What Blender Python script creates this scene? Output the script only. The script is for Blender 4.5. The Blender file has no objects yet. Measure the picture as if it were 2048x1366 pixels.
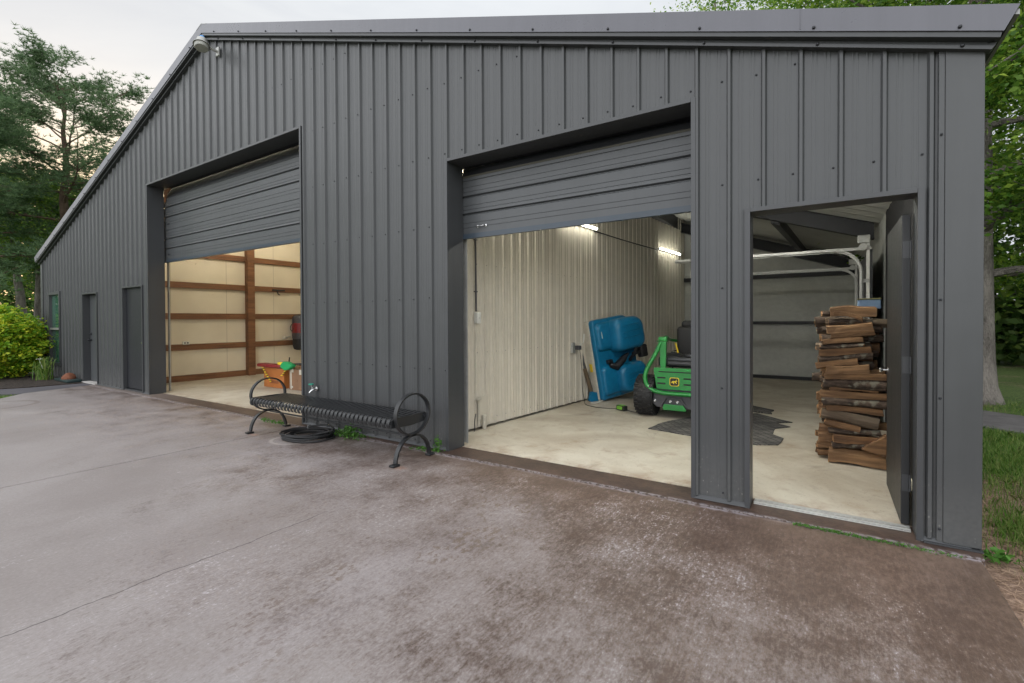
import bpy, bmesh, math, random
import numpy as np
from mathutils import Vector, Matrix, Quaternion
S = bpy.context.scene
COL = S.collection
PI = math.pi
R = math.radians

# ------------------------------------------------------------------ camera
cd = bpy.data.cameras.new('camera'); cam = bpy.data.objects.new('camera', cd); COL.objects.link(cam)
cd.sensor_width = 36; cd.lens = 963.0155/2048*36; cd.shift_x = 0; cd.shift_y = -31.08/2048
cd.clip_start = .05; cd.clip_end = 2000
cr = (0.83676722, 0.54753573, -0.00502511); cu = (-0.00225253, 0.01261935, 0.99991784); cf = (-0.54755416, 0.83668714, -0.0117928)
cam.matrix_world = Matrix(((cr[0], cu[0], -cf[0], -0.742), (cr[1], cu[1], -cf[1], -3.903), (cr[2], cu[2], -cf[2], 1.388), (0, 0, 0, 1)))
S.camera = cam
S.view_settings.view_transform = 'Standard'; S.view_settings.look = 'None'
S.view_settings.gamma = 1; S.view_settings.use_curve_mapping = False
S.view_settings.exposure = 0.3
S.render.resolution_x = 1024; S.render.resolution_y = 683


# ------------------------------------------------------------------ node helper
class V:
    """socket wrapper with arithmetic"""
    def __init__(s, g, sock): s.g = g; s.s = sock
    def _m(s, op, b=None, c=None, clamp=False):
        n = s.g.nt.nodes.new('ShaderNodeMath'); n.operation = op; n.use_clamp = clamp
        for i, x in enumerate((s, b, c)):
            if x is None: continue
            if isinstance(x, V): s.g.nt.links.new(x.s, n.inputs[i])
            else: n.inputs[i].default_value = x
        return V(s.g, n.outputs[0])
    def __add__(s, b): return s._m('ADD', b)
    __radd__ = __add__
    def __sub__(s, b): return s._m('SUBTRACT', b)
    def __rsub__(s, b): return (s * -1) + b
    def __mul__(s, b): return s._m('MULTIPLY', b)
    __rmul__ = __mul__
    def __truediv__(s, b): return s._m('DIVIDE', b)
    def abs(s): return s._m('ABSOLUTE')
    def pow(s, b): return s._m('POWER', b)
    def clamp(s): return s._m('ADD', 0.0, clamp=True)
    def min(s, b): return s._m('MINIMUM', b)
    def max(s, b): return s._m('MAXIMUM', b)
    def step(s, a, b):
        n = s.g.nt.nodes.new('ShaderNodeMapRange'); n.interpolation_type = 'SMOOTHSTEP'
        s.g.nt.links.new(s.s, n.inputs['Value']); n.inputs['From Min'].default_value = a; n.inputs['From Max'].default_value = b
        return V(s.g, n.outputs['Result'])


class G:
    def __init__(s, nt): s.nt = nt
    def node(s, t, **k):
        n = s.nt.nodes.new(t)
        for a, b in k.items(): setattr(n, a, b)
        return n
    def coord(s, kind='Object'):
        n = s.node('ShaderNodeTexCoord'); return n.outputs[kind]
    def xyz(s, vec=None):
        n = s.node('ShaderNodeSeparateXYZ'); s.nt.links.new(vec or s.coord(), n.inputs[0])
        return [V(s, o) for o in n.outputs]
    def scaled(s, sc, vec=None, loc=(0, 0, 0)):
        n = s.node('ShaderNodeMapping'); s.nt.links.new(vec or s.coord(), n.inputs[0])
        n.inputs['Scale'].default_value = sc; n.inputs['Location'].default_value = loc
        return n.outputs[0]
    def noise(s, scale=1, detail=4, rough=.55, vec=None, dist=0):
        n = s.node('ShaderNodeTexNoise'); s.nt.links.new(vec or s.coord(), n.inputs['Vector'])
        n.inputs['Scale'].default_value = scale; n.inputs['Detail'].default_value = detail
        n.inputs['Roughness'].default_value = rough; n.inputs['Distortion'].default_value = dist
        return V(s, n.outputs['Fac'])
    def voronoi(s, scale=1, vec=None, feature='F1', out='Distance'):
        n = s.node('ShaderNodeTexVoronoi'); n.feature = feature; s.nt.links.new(vec or s.coord(), n.inputs['Vector'])
        n.inputs['Scale'].default_value = scale; return V(s, n.outputs[out])
    def mix(s, f, a, b):
        n = s.node('ShaderNodeMix'); n.data_type = 'RGBA'
        ins = [n.inputs[0], n.inputs[6], n.inputs[7]]
        for i, x in zip(ins, (f, a, b)):
            if isinstance(x, V): s.nt.links.new(x.s, i)
            elif isinstance(x, (int, float)): i.default_value = x
            else: i.default_value = (*x, 1)
        return V(s, n.outputs[2])
    def rnd(s):
        n = s.node('ShaderNodeNewGeometry'); return V(s, n.outputs['Random Per Island'])
    def objrnd(s):
        n = s.node('ShaderNodeObjectInfo'); return V(s, n.outputs['Random'])


def newmat(name):
    m = bpy.data.materials.new(name); m.use_nodes = True
    g = G(m.node_tree); b = m.node_tree.nodes['Principled BSDF']
    return m, g, b


def put(g, b, key, v):
    if isinstance(v, V): g.nt.links.new(v.s, b.inputs[key])
    elif isinstance(v, (tuple, list)): b.inputs[key].default_value = (*v, 1) if len(v) == 3 else v
    else: b.inputs[key].default_value = v


def bump(g, b, h, strength=.3, dist=.01):
    n = g.node('ShaderNodeBump'); n.inputs['Strength'].default_value = strength; n.inputs['Distance'].default_value = dist
    g.nt.links.new(h.s, n.inputs['Height']); g.nt.links.new(n.outputs[0], b.inputs['Normal'])


def mat(name, c, rough=.5, metal=0, var=.12, scale=3, c2=None, bmp=.1, bdist=.003, spec=.5, stretch=(1, 1, 1), coat=0):
    m, g, b = newmat(name)
    v = g.scaled(stretch)
    n = g.noise(scale, 5, .6, v); f = g.noise(scale*9, 3, .6, v)
    k = (n*.7+f*.3).step(.3, .7)
    lo = tuple(x*(1-var) for x in c); hi = c2 or tuple(min(1, x*(1+var)) for x in c)
    put(g, b, 'Base Color', g.mix(k, lo, hi))
    put(g, b, 'Roughness', (f-.5)*.2+rough); put(g, b, 'Metallic', metal)
    b.inputs['Specular IOR Level'].default_value = spec
    if coat: b.inputs['Coat Weight'].default_value = coat
    if bmp: bump(g, b, n*.5+f, bmp, bdist)
    return m


def leafmat(name, dark, light, warm=None, trans=.35):
    m, g, b = newmat(name)
    r = g.rnd(); n = g.noise(.9, 3)
    k = (r*.6+n*.8-.2).clamp()
    c = g.mix(k, dark, light)
    if warm:
        c = g.mix((r.pow(3)*n*1.6).clamp(), c, warm)
    put(g, b, 'Base Color', c); put(g, b, 'Roughness', .5)
    b.inputs['Specular IOR Level'].default_value = .3
    t = g.node('ShaderNodeBsdfTranslucent'); g.nt.links.new(c.s, t.inputs[0])
    mx = g.node('ShaderNodeMixShader'); mx.inputs[0].default_value = trans
    g.nt.links.new(b.outputs[0], mx.inputs[1]); g.nt.links.new(t.outputs[0], mx.inputs[2])
    g.nt.links.new(mx.outputs[0], m.node_tree.nodes['Material Output'].inputs[0])
    return m


# ------------------------------------------------------------------ world and sun
SUN_EL, SUN_AZ = R(9), math.atan2(-.957, .29)          # low sun behind the trees on the left
sdir = Vector((math.sin(SUN_AZ)*math.cos(SUN_EL), math.cos(SUN_AZ)*math.cos(SUN_EL), math.sin(SUN_EL)))
w = bpy.data.worlds.new('World'); S.world = w; w.use_nodes = True
g = G(w.node_tree); bg = w.node_tree.nodes['Background']; bg.inputs['Strength'].default_value = .1
sky = g.node('ShaderNodeTexSky', sky_type='NISHITA', sun_disc=False)
sky.sun_elevation = SUN_EL; sky.sun_rotation = SUN_AZ; sky.air_density = 1.2; sky.dust_density = 2.5
gen = g.coord('Generated')
vx, vy, vz = g.xyz(gen)
cl = g.noise(2.2, 6, .6, g.scaled((1, 1, 3.2), gen), .4)
cl2 = g.noise(.8, 3, .5, g.scaled((1, 1, 2.5), gen, (3, 1, 2)))
k = (cl*.6+cl2*.4).step(.36, .62)
up = vz.step(.45, .95)
grey = g.mix(k, (6.1, 6.4, 6.85), (7.1, 7.35, 7.6))
zen = g.mix(k, (11.0, 11.3, 11.8), (13.4, 13.6, 13.8))
cloud = g.mix(up, grey, zen)                            # brighter overhead and in the open sky behind the camera
cloud = g.mix((vy*-1).step(-.1, .65)*(1-vz.step(.55, 1)*.5), cloud, g.mix(k, (20.5, 20.9, 21.8), (23.5, 23.8, 24.4)))
dt = vx*sdir.x+vy*sdir.y+vz*sdir.z
glow = dt.max(0).pow(30)*(1-vz.step(.02, .42))
cloud = g.mix((glow*.95).clamp(), cloud, (12.5, 8.8, 4.2))
fin = g.mix(.9, V(g, sky.outputs[0]), cloud)
g.nt.links.new(fin.s, bg.inputs['Color'])
sl = bpy.data.lights.new('sun', 'SUN'); sl.energy = .9; sl.angle = R(12); sl.color = (1, .84, .62)
sun = bpy.data.objects.new('sun', sl); COL.objects.link(sun)
sun.rotation_euler = sdir.to_track_quat('Z', 'Y').to_euler()


# ------------------------------------------------------------------ mesh helpers
class MB:
    def __init__(s): s.v = []; s.f = []; s.m = []
    def add(s, vs, fs, mi=0):
        o = len(s.v); s.v += [tuple(x) for x in vs]
        s.f += [tuple(i+o for i in f) for f in fs]; s.m += [mi]*len(fs)
        return s
    def box(s, x0, x1, y0, y1, z0, z1, mi=0, M=None):
        vs = [(x, y, z) for x in (x0, x1) for y in (y0, y1) for z in (z0, z1)]
        if M: vs = [M @ Vector(a) for a in vs]
        return s.add(vs, [(0, 1, 3, 2), (4, 6, 7, 5), (0, 4, 5, 1), (2, 3, 7, 6), (0, 2, 6, 4), (1, 5, 7, 3)], mi)
    def rbox(s, c, d, r=.01, seg=2, mi=0, M=None):
        bm = bmesh.new(); bmesh.ops.create_cube(bm, size=1)
        for v in bm.verts: v.co = Vector((v.co.x*d[0], v.co.y*d[1], v.co.z*d[2]))
        bmesh.ops.bevel(bm, geom=bm.edges[:], offset=min(r, min(d)*.49), segments=seg, affect='EDGES', profile=.5)
        bm.verts.ensure_lookup_table()
        vs = [(M @ (v.co+Vector(c))) if M else v.co+Vector(c) for v in bm.verts]
        s.add(vs, [[v.index for v in f.verts] for f in bm.faces], mi); bm.free(); return s
    def prism(s, poly, a, b, axis='z', mi=0, M=None):
        """poly: 2D points; extruded a..b along axis"""
        def P(p, h):
            q = {'z': (p[0], p[1], h), 'y': (p[0], h, p[1]), 'x': (h, p[0], p[1])}[axis]
            return (M @ Vector(q)) if M else q
        n = len(poly); vs = [P(p, a) for p in poly]+[P(p, b) for p in poly]
        return s.add(vs, [tuple(range(n))[::-1], tuple(range(n, 2*n))]+[(i, (i+1) % n, n+(i+1) % n, n+i) for i in range(n)], mi)
    def tube(s, pts, r, n=8, mi=0, M=None, cap=True, flat=None):
        pts = [Vector(p) for p in pts]
        if M: pts = [M @ p for p in pts]
        rs = r if isinstance(r, (list, tuple)) else [r]*len(pts)
        vs = []; ref = None
        for i, p in enumerate(pts):
            t = (pts[min(i+1, len(pts)-1)]-pts[max(i-1, 0)])
            t = t.normalized() if t.length > 1e-9 else Vector((0, 0, 1))
            if ref is None:
                ref = t.orthogonal().normalized() if flat is None else Vector(flat)
            u = (ref-t*ref.dot(t))
            u = u.normalized() if u.length > 1e-6 else t.orthogonal().normalized()
            if flat is None: ref = u
            w_ = t.cross(u)
            for j in range(n):
                a = 2*PI*j/n; vs.append(p+(u*math.cos(a)+w_*math.sin(a))*rs[i])
        fs = [(i*n+j, i*n+(j+1) % n, (i+1)*n+(j+1) % n, (i+1)*n+j) for i in range(len(pts)-1) for j in range(n)]
        if cap: fs += [tuple(range(n))[::-1], tuple(range((len(pts)-1)*n, len(pts)*n))]
        return s.add(vs, fs, mi)
    def strap(s, pts, side, wid, th, mi=0, M=None, closed=False):
        """flat bar following pts; width along 'side' vector, thickness across"""
        pts = [Vector(p) for p in pts]; side = Vector(side).normalized(); n = len(pts); vs = []
        for i, p in enumerate(pts):
            if closed: t = pts[(i+1) % n]-pts[(i-1) % n]
            else: t = pts[min(i+1, n-1)]-pts[max(i-1, 0)]
            nrm = side.cross(t.normalized()).normalized()
            for a, b in ((-1, -1), (1, -1), (1, 1), (-1, 1)):
                q = p+side*(wid/2*a)+nrm*(th/2*b); vs.append(M @ q if M else q)
        m = n if closed else n-1; fs = []
        for i in range(m):
            k = (i+1) % n
            for j in range(4): fs.append((i*4+j, i*4+(j+1) % 4, k*4+(j+1) % 4, k*4+j))
        if not closed: fs += [(3, 2, 1, 0), tuple((n-1)*4+j for j in range(4))]
        return s.add(vs, fs, mi)
    def lathe(s, prof, c=(0, 0, 0), axis='z', n=20, mi=0, M=None):
        vs = []
        for r_, h in prof:
            for j in range(n):
                a = 2*PI*j/n; x, y = r_*math.cos(a), r_*math.sin(a)
                q = Vector({'z': (x, y, h), 'y': (x, h, y), 'x': (h, x, y)}[axis])+Vector(c)
                vs.append(M @ q if M else q)
        k = len(prof)
        fs = [(i*n+j, i*n+(j+1) % n, (i+1)*n+(j+1) % n, (i+1)*n+j) for i in range(k-1) for j in range(n)]
        fs += [tuple(range(n))[::-1], tuple(range((k-1)*n, k*n))]
        return s.add(vs, fs, mi)
    def build(s, name, mats, parent=None, smooth=False, bevel=0, local=False):
        if not isinstance(mats, (list, tuple)): mats = [mats]
        me = bpy.data.meshes.new(name)
        o = Vector((0, 0, 0))
        if parent is not None and not local:
            o = WLOC.get(parent.name, Vector((0, 0, 0)))
        me.from_pydata([tuple(Vector(a)-o) for a in s.v], [], s.f); me.update()
        for m_ in mats: me.materials.append(m_)
        for p, mi in zip(me.polygons, s.m): p.material_index = mi
        bm = bmesh.new(); bm.from_mesh(me); bmesh.ops.recalc_face_normals(bm, faces=bm.faces[:]); bm.to_mesh(me); bm.free()
        ob = bpy.data.objects.new(name, me); COL.objects.link(ob)
        if parent is not None: ob.parent = parent; WLOC[ob.name] = WLOC.get(parent.name, Vector((0, 0, 0)))
        if smooth:
            me.shade_smooth()
            md = ob.modifiers.new('auto', 'EDGE_SPLIT'); md.split_angle = R(38)
        if bevel:
            md = ob.modifiers.new('bev', 'BEVEL'); md.width = bevel; md.segments = 2; md.limit_method = 'ANGLE'
        return ob


WLOC = {}


def thing(name, label, cat, loc=(0, 0, 0), rz=0, group=None):
    o = bpy.data.objects.new(name, None); COL.objects.link(o); o.location = loc; o.rotation_euler.z = rz
    o.empty_display_size = .1
    WLOC[o.name] = Vector(loc)
    tag(o, label, cat, group); return o


def tag(o, label, cat, group=None):
    o['label'] = label; o['category'] = cat
    if group: o['group'] = group
    return o


def rebase(o, loc):
    """move a parentless mesh's origin to loc"""
    o.data.transform(Matrix.Translation(-Vector(loc))); o.location = loc; return o


def struct(o, kind='structure'): o['kind'] = kind; return o


def quads_mesh(name, verts, mat_, parent=None, n=4):
    """verts: (N,n,3) array -> separate n-gons"""
    N = verts.shape[0]; me = bpy.data.meshes.new(name)
    me.vertices.add(N*n); me.vertices.foreach_set('co', verts.reshape(-1).astype(np.float32))
    me.loops.add(N*n); me.loops.foreach_set('vertex_index', np.arange(N*n, dtype=np.int32))
    me.polygons.add(N); me.polygons.foreach_set('loop_start', np.arange(0, N*n, n, dtype=np.int32))
    me.update(calc_edges=True); me.validate()
    me.materials.append(mat_)
    o = bpy.data.objects.new(name, me); COL.objects.link(o)
    if parent is not None: o.parent = parent
    return o


def leaves(c, size, rng, flat=.5, jit=.4):
    """kite-shaped leaves at centres c"""
    N = len(c); d = rng.normal(size=(N, 3)); d[:, 2] *= flat; d /= np.linalg.norm(d, axis=1)[:, None]
    e = rng.normal(size=(N, 3)); e -= d*(e*d).sum(1)[:, None]; e /= np.linalg.norm(e, axis=1)[:, None]
    s = (size*(1-jit+2*jit*rng.random(N)))[:, None]
    up = np.cross(d, e)*s*.12
    return np.stack([c-d*s*.5, c+e*s*.28-d*s*.05+up, c+d*s*.5, c-e*s*.28-d*s*.05+up], 1)


# ------------------------------------------------------------------ materials
M = {}


def metalpaint(name, c, rough=.42, dirt=0, var=.08):
    m, g, b = newmat(name)
    x, y, z = g.xyz()
    n = g.noise(.8, 4); st = g.noise(1, 4, .6, g.scaled((9, 9, .5))); f = g.noise(40, 3)
    k = (n*.5+st*.5).step(.3, .7)
    col = g.mix(k, tuple(a*(1-var) for a in c), tuple(a*(1+var) for a in c))
    if dirt:
        # dried splash spots and dust near the ground
        sp = g.voronoi(38, g.scaled((1, 1, .7))); low = 1-z.step(.05, .55)
        spot = (1-sp.step(.12, .22))*g.noise(3, 2).step(.45, .6)*low
        col = g.mix((spot*.5+low*.18*f).clamp(), col, (.26, .25, .23))
    put(g, b, 'Base Color', col); put(g, b, 'Roughness', (f-.5)*.12+(n-.5)*.15+rough)
    bump(g, b, n*1.0+st*.2, .45, .03)
    return m


M['siding'] = metalpaint('charcoal_siding', (.051, .0535, .0555), .40, 1)
M['trim'] = metalpaint('charcoal_trim', (.045, .047, .050), .4)
M['rake'] = metalpaint('rake_metal', (.098, .098, .116), .3)
M['roof'] = metalpaint('roof_metal', (.3, .3, .3), .35)
M['door'] = metalpaint('door_metal', (.062, .066, .070), .42)
M['dark'] = mat('dark_steel', (.010, .011, .015), .5, 0, .2)
M['black'] = mat('black_rubber', (.012, .012, .013), .6, 0, .2)
M['blackmetal'] = mat('black_coated_metal', (.016, .017, .019), .36, 0, .2, bmp=.05)
M['chrome'] = mat('bright_steel', (.6, .6, .6), .25, 1, .1)
M['galv'] = mat('galvanised_steel', (.42, .42, .40), .45, .5, .2)
M['beige'] = mat('beige_liner', (.56, .52, .44), .4, 0, .09, 1.2, bmp=.08)
M['insul'] = mat('white_vinyl_insulation', (.50, .51, .48), .55, 0, .14, 1.1, bmp=.5, bdist=.02, stretch=(1, 1, 1))
M['wood'] = mat('pine_framing', (.17, .075, .032), .6, 0, .35, 2, stretch=(8, .8, 8), bmp=.2)
M['greenpaint'] = mat('green_paint', (.012, .21, .035), .32, 0, .1, coat=.3, bmp=.03)
M['greydeck'] = mat('grey_plastic', (.06, .06, .065), .5, 0, .2)
M['white'] = mat('white_plastic', (.62, .62, .58), .4, 0, .1)
M['blue'] = mat('blue_plastic', (.006, .15, .30), .34, 0, .2, 2, bmp=.04)
M['hull'] = mat('cream_hull', (.48, .45, .38), .45, 0, .2)
M['yellow'] = mat('yellow_paint', (.75, .55, .03), .4)
M['red'] = mat('red_plastic', (.2, .012, .014), .4)
M['rag'] = mat('green_cloth', (.01, .30, .09), .8)
M['bark'] = mat('grey_bark', (.13, .112, .096), .9, 0, .5, 5, c2=(.29, .26, .23), bmp=1, bdist=.05, stretch=(1, 1, .35))
M['pinebark'] = mat('pine_bark', (.13, .085, .06), .9, 0, .4, 3, bmp=1, bdist=.05)

# cream insulated liner wall with seams and stains
m, g, b = newmat('cream_board')
x, y, z = g.xyz()
sp = g.noise(14, 5, .7).step(.66, .72)*g.noise(1.3, 2).step(.5, .65)
fr = (y+.2)/1.22; seam = (fr._m('FRACT')-.5).abs().step(.494, .498)
col = g.mix(g.noise(.9, 3).step(.3, .7), (.62, .55, .42), (.70, .63, .49))
col = g.mix(sp*.55, col, (.22, .13, .06)); col = g.mix(seam*.6, col, (.2, .15, .1))
put(g, b, 'Base Color', col); put(g, b, 'Roughness', .6); M['cream'] = m


def concrete_out():
    m, g, b = newmat('stained_concrete')
    x, y, z = g.xyz()
    big = g.noise(.45, 5, .6, dist=.6); med = g.noise(2.3, 6, .65); fine = g.noise(70, 5, .8, g.scaled((1, .7, 1)))
    micro = g.noise(190, 3, .85, g.scaled((1, .6, 1)))
    streak = g.noise(26, 4, .7, g.scaled((1, .09, 1)))
    swirl = g.noise(5, 4, .6, dist=3.5)
    near = (y*1.25)._m('EXPONENT')                     # 1 at the wall, fading out over a metre
    bf = 1.10+x.max(-6)*.115+y*.15+near*.40+(big-.5)*.8        # share of brown stain left
    dith = g.noise(85, 3, .75, g.scaled((1, .5, 1))); dith2 = g.noise(34, 4, .8, g.scaled((1, .42, 1), None, (3, 9, 0)))
    d_ = (dith-.5)*1.6+(dith2-.5)*1.2
    tone = (1-bf)+(med-.5)*1.4+(streak-.5)*.5+(swirl-.5)*.3
    t = (tone+d_*.75).step(-.05, .85)
    brown = g.mix((med*.5+dith2*.5).step(.38, .62), (.082, .053, .040), (.150, .102, .078))
    greyc = g.mix((big*.5+fine*.5).step(.38, .62), (.235, .205, .196), (.325, .296, .290))
    col = g.mix(t, brown, greyc)
    # pale specks where the sealer has worn, clustered in patches
    cl_ = (med*.45+g.noise(1.0, 4, .6, g.scaled((1, .7, 1), None, (5, 5, 0)))*.55-.5)*1.6+(streak-.5)*.5
    sc = (cl_+d_*.9).step(.22, .52)
    col = g.mix(sc*.72*(x*-1).step(9, 4.5), col, (.47, .445, .46))
    # small remaining dark flakes in the paler area
    pt = (g.noise(1.3, 4, .6, g.scaled((1, .6, 1), None, (4, 4, 0)))-.53)*2.2
    pt = (pt+(g.noise(30, 5, .75, g.scaled((1, .5, 1), None, (7, 2, 0)))-.5)*1.8).step(.30, .42)
    col = g.mix(pt*.55*(x*-1).step(8, 3), col, (.13, .09, .07))
    # broom lines pulled towards the building
    br_ = g.noise(110, 4, .7, g.scaled((1, .06, 1)))
    col = g.mix(br_.step(.52, .66)*.07, col, (.36, .33, .325)); col = g.mix((1-br_.step(.36, .48))*.10, col, (.075, .055, .045))
    # flaked band running towards the building
    band = (x+2.72+(g.noise(1.1, 3)-.5)*.9).abs()
    bm_ = (1-band.step(.10, .34))*(1-(y+.95).step(0, .4))
    fl = g.noise(24, 6, .75, g.scaled((1, .55, 1)), .3).step(.53, .55)*g.noise(1.6, 3).step(.45, .56)
    col = g.mix(bm_*(1-fl)*.13, col, (.42, .40, .42)); col = g.mix(bm_*fl*.7, col, (.15, .11, .085))
    # scratches
    scr = g.noise(1.2, 2, .5, g.scaled((.55, 3.2, 1)), 2.2); s2 = (scr-.5).abs()
    col = g.mix((1-s2.step(.0012, .003))*med.step(.55, .65)*.4, col, (.5, .46, .44))
    # white crust along the joint with the footing
    yl = (y+.155+(g.noise(3, 4)-.5)*.05).abs()
    crust = (1-yl.step(.006, .035))*(g.noise(22, 4, .7)).step(.38, .56)
    col = g.mix(crust*.6*g.noise(1.7, 3).step(.3, .6), col, (.42, .385, .42))
    # hairline crack
    ck = (x+3.79+(g.noise(1.5, 5, .7)-.5)*.16).abs()
    col = g.mix((1-ck.step(.002, .006))*(1-(y+1.9).step(0, .3))*.8, col, (.05, .04, .04))
    # orange rust by the bench feet
    for fx, fy in ((-6.62, -.72), (-4.12, -.70)):
        d = ((x-fx).pow(2)+((y-fy)*1.6).pow(2)).pow(.5)
        col = g.mix((1-d.step(.02, .13))*fine.step(.45, .6)*.7, col, (.34, .12, .03))
    # ring marks left by a coiled hose
    d = ((x+6.0).pow(2)+((y+.62)*1.15).pow(2)).pow(.5)
    ring = (((d+(med-.5)*.05)*34)._m('SINE')).step(.5, 1)*(1-(d-.27).abs().step(.05, .13))
    col = g.mix(ring*.35, col, (.5, .46, .42))
    d = ((x+12.4).pow(2)+((y+1.9)*1.0).pow(2)).pow(.5)
    ring = 1-(d-.5+(med-.5)*.1).abs().step(.01, .06)
    col = g.mix(ring*.45, col, (.12, .08, .06))
    put(g, b, 'Base Color', col)
    put(g, b, 'Roughness', (t*.12+.46+(med-.5)*.25+(fine-.5)*.2)); b.inputs['Specular IOR Level'].default_value = .42
    bump(g, b, fine*.6+streak*.8+micro*.5, .35, .004)
    return m


M['conc'] = concrete_out()


def footing_mat():
    m, g, b = newmat('dark_stained_footing')
    x, y, z = g.xyz(); n = g.noise(4, 5, .7); f = g.noise(60, 3, .7, g.scaled((.5, 1, 1)))
    col = g.mix((n*.6+f*.4).step(.35, .65), (.035, .022, .017), (.09, .055, .04))
    yl = (y+.12+(g.noise(3, 4)-.5)*.03).abs(); cr = (1-yl.step(.004, .03))*g.noise(24, 4, .7).step(.42, .56)
    col = g.mix(cr*.45, col, (.36, .33, .35))
    lf = (0-x).step(9.5, 12); col = g.mix(lf*.6, col, (.24, .2, .18))
    put(g, b, 'Base Color', col); put(g, b, 'Roughness', .5); bump(g, b, n+f, .4, .004); return m


M['foot'] = footing_mat()


def floor_mat():
    m, g, b = newmat('interior_concrete')
    x, y, z = g.xyz(); big = g.noise(.9, 5, .6, dist=1); med = g.noise(4, 5, .65); f = g.noise(45, 4, .7)
    col = g.mix(big.step(.32, .68), (.40, .345, .265), (.56, .52, .43))
    col = g.mix((med.step(.5, .72)*.4), col, (.30, .20, .12))
    col = g.mix(f.step(.60, .68)*.45, col, (.15, .11, .08))
    dk = g.noise(1.7, 6, .7, g.scaled((1, 1, 1), None, (3, 3, 0)), 1.5); col = g.mix(dk.step(.56, .70)*.5, col, (.20, .15, .11)); col = g.mix((1-dk.step(.30, .42))*.35, col, (.62, .58, .50))
    col = g.mix((1-(g.voronoi(1.4)).step(.015, .03))*.7, col, (.04, .03, .02))
    edge = 1-(y-.23).step(0, .2); col = g.mix(edge*med.step(.4, .6)*.4, col, (.22, .12, .07))
    put(g, b, 'Base Color', col); put(g, b, 'Roughness', (med-.5)*.2+.5); bump(g, b, f*.6+med, .2, .004); return m


M['floor'] = floor_mat()
M['asphalt'] = mat('asphalt', (.14, .13, .13), .85, 0, .25, 6, bmp=.5, bdist=.006)
M['path'] = mat('dark_path', (.085, .08, .09), .8, 0, .15, 2, bmp=.3)
M['mulch'] = mat('mulch', (.035, .025, .02), .95, 0, .5, 20, c2=(.09, .065, .05), bmp=1, bdist=.03)


def lawn_mat():
    m, g, b = newmat('lawn_soil')
    x, y, z = g.xyz(); n = g.noise(.8, 5, .65); f = g.noise(30, 4, .7); h = g.noise(5, 4, .7)
    grass = g.mix(f.step(.35, .65), (.05, .10, .018), (.14, .21, .05))
    soil = g.mix((f*.5+h*.5).step(.35, .65), (.15, .09, .06), (.44, .31, .23))
    right = ((x-1.1-(n-.5)*1.6)*-1).step(-.2, .5)*(x+.4).step(0, .1)*(1-(y-1.2+(h-.5)*3).step(0, 1.2))
    far = x.step(14, 20)*.5
    col = g.mix((right+n.step(.52, .66)*.6+far*0).clamp(), grass, soil)
    put(g, b, 'Base Color', col); put(g, b, 'Roughness', .95); bump(g, b, f+h, 1, .03); return m


M['lawn'] = lawn_mat()


def firewood_mats():
    m, g, b = newmat('split_wood')
    r = g.objrnd(); vec = g.scaled((2.2, 26, 26)); n = g.noise(1, 5, .65, vec); k = g.noise(2.5, 3)
    lo = g.mix(r, (.065, .030, .012), (.12, .062, .026)); hi = g.mix(r, (.19, .092, .037), (.30, .17, .078))
    col = g.mix((n*.75+k*.25).step(.36, .64), lo, hi)
    put(g, b, 'Base Color', col); put(g, b, 'Roughness', .8); bump(g, b, n, .9, .008); A = m
    m, g, b = newmat('log_bark')
    n = g.noise(22, 5, .7, g.scaled((.5, 1, 1))); l = g.noise(9, 3).step(.58, .66)
    col = g.mix(n.step(.35, .65), (.028, .018, .012), (.10, .068, .048)); col = g.mix(l*.55, col, (.26, .25, .19))
    put(g, b, 'Base Color', col); put(g, b, 'Roughness', .95); bump(g, b, n, 1, .012); B = m
    m, g, b = newmat('weathered_wood')
    n = g.noise(1, 5, .65, g.scaled((2.2, 26, 26)))
    put(g, b, 'Base Color', g.mix(n.step(.36, .64), (.09, .062, .04), (.19, .145, .10))); put(g, b, 'Roughness', .9)
    bump(g, b, n, .8, .006); return A, B, m


M['split'], M['logbark'], M['grey_split'] = firewood_mats()
M['logend'] = mat('cut_log_end', (.30, .165, .075), .8, 0, .35, 30, bmp=.5)


def emis(name, c, st):
    m, g, b = newmat(name); put(g, b, 'Base Color', (.8, .8, .8)); put(g, b, 'Emission Color', c)
    b.inputs['Emission Strength'].default_value = st; return m


M['tube'] = emis('added_ceiling_fill_light', (1, .985, .90), 88)
M['doorfill'] = emis('added_door_fill_light', (1, .975, .84), 85)
M['walltube'] = emis('wall_tube_light', (1, .985, .86), 15)
M['warmtube'] = emis('warm_tube_light', (1, .89, .70), 1450)
m, g, b = newmat('window_glass'); put(g, b, 'Base Color', (.05, .13, .09)); put(g, b, 'Roughness', .03)  # green base colour stands in for the reflected trees
b.inputs['Specular IOR Level'].default_value = 1.0; b.inputs['IOR'].default_value = 2.6; M['glass'] = m

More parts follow.
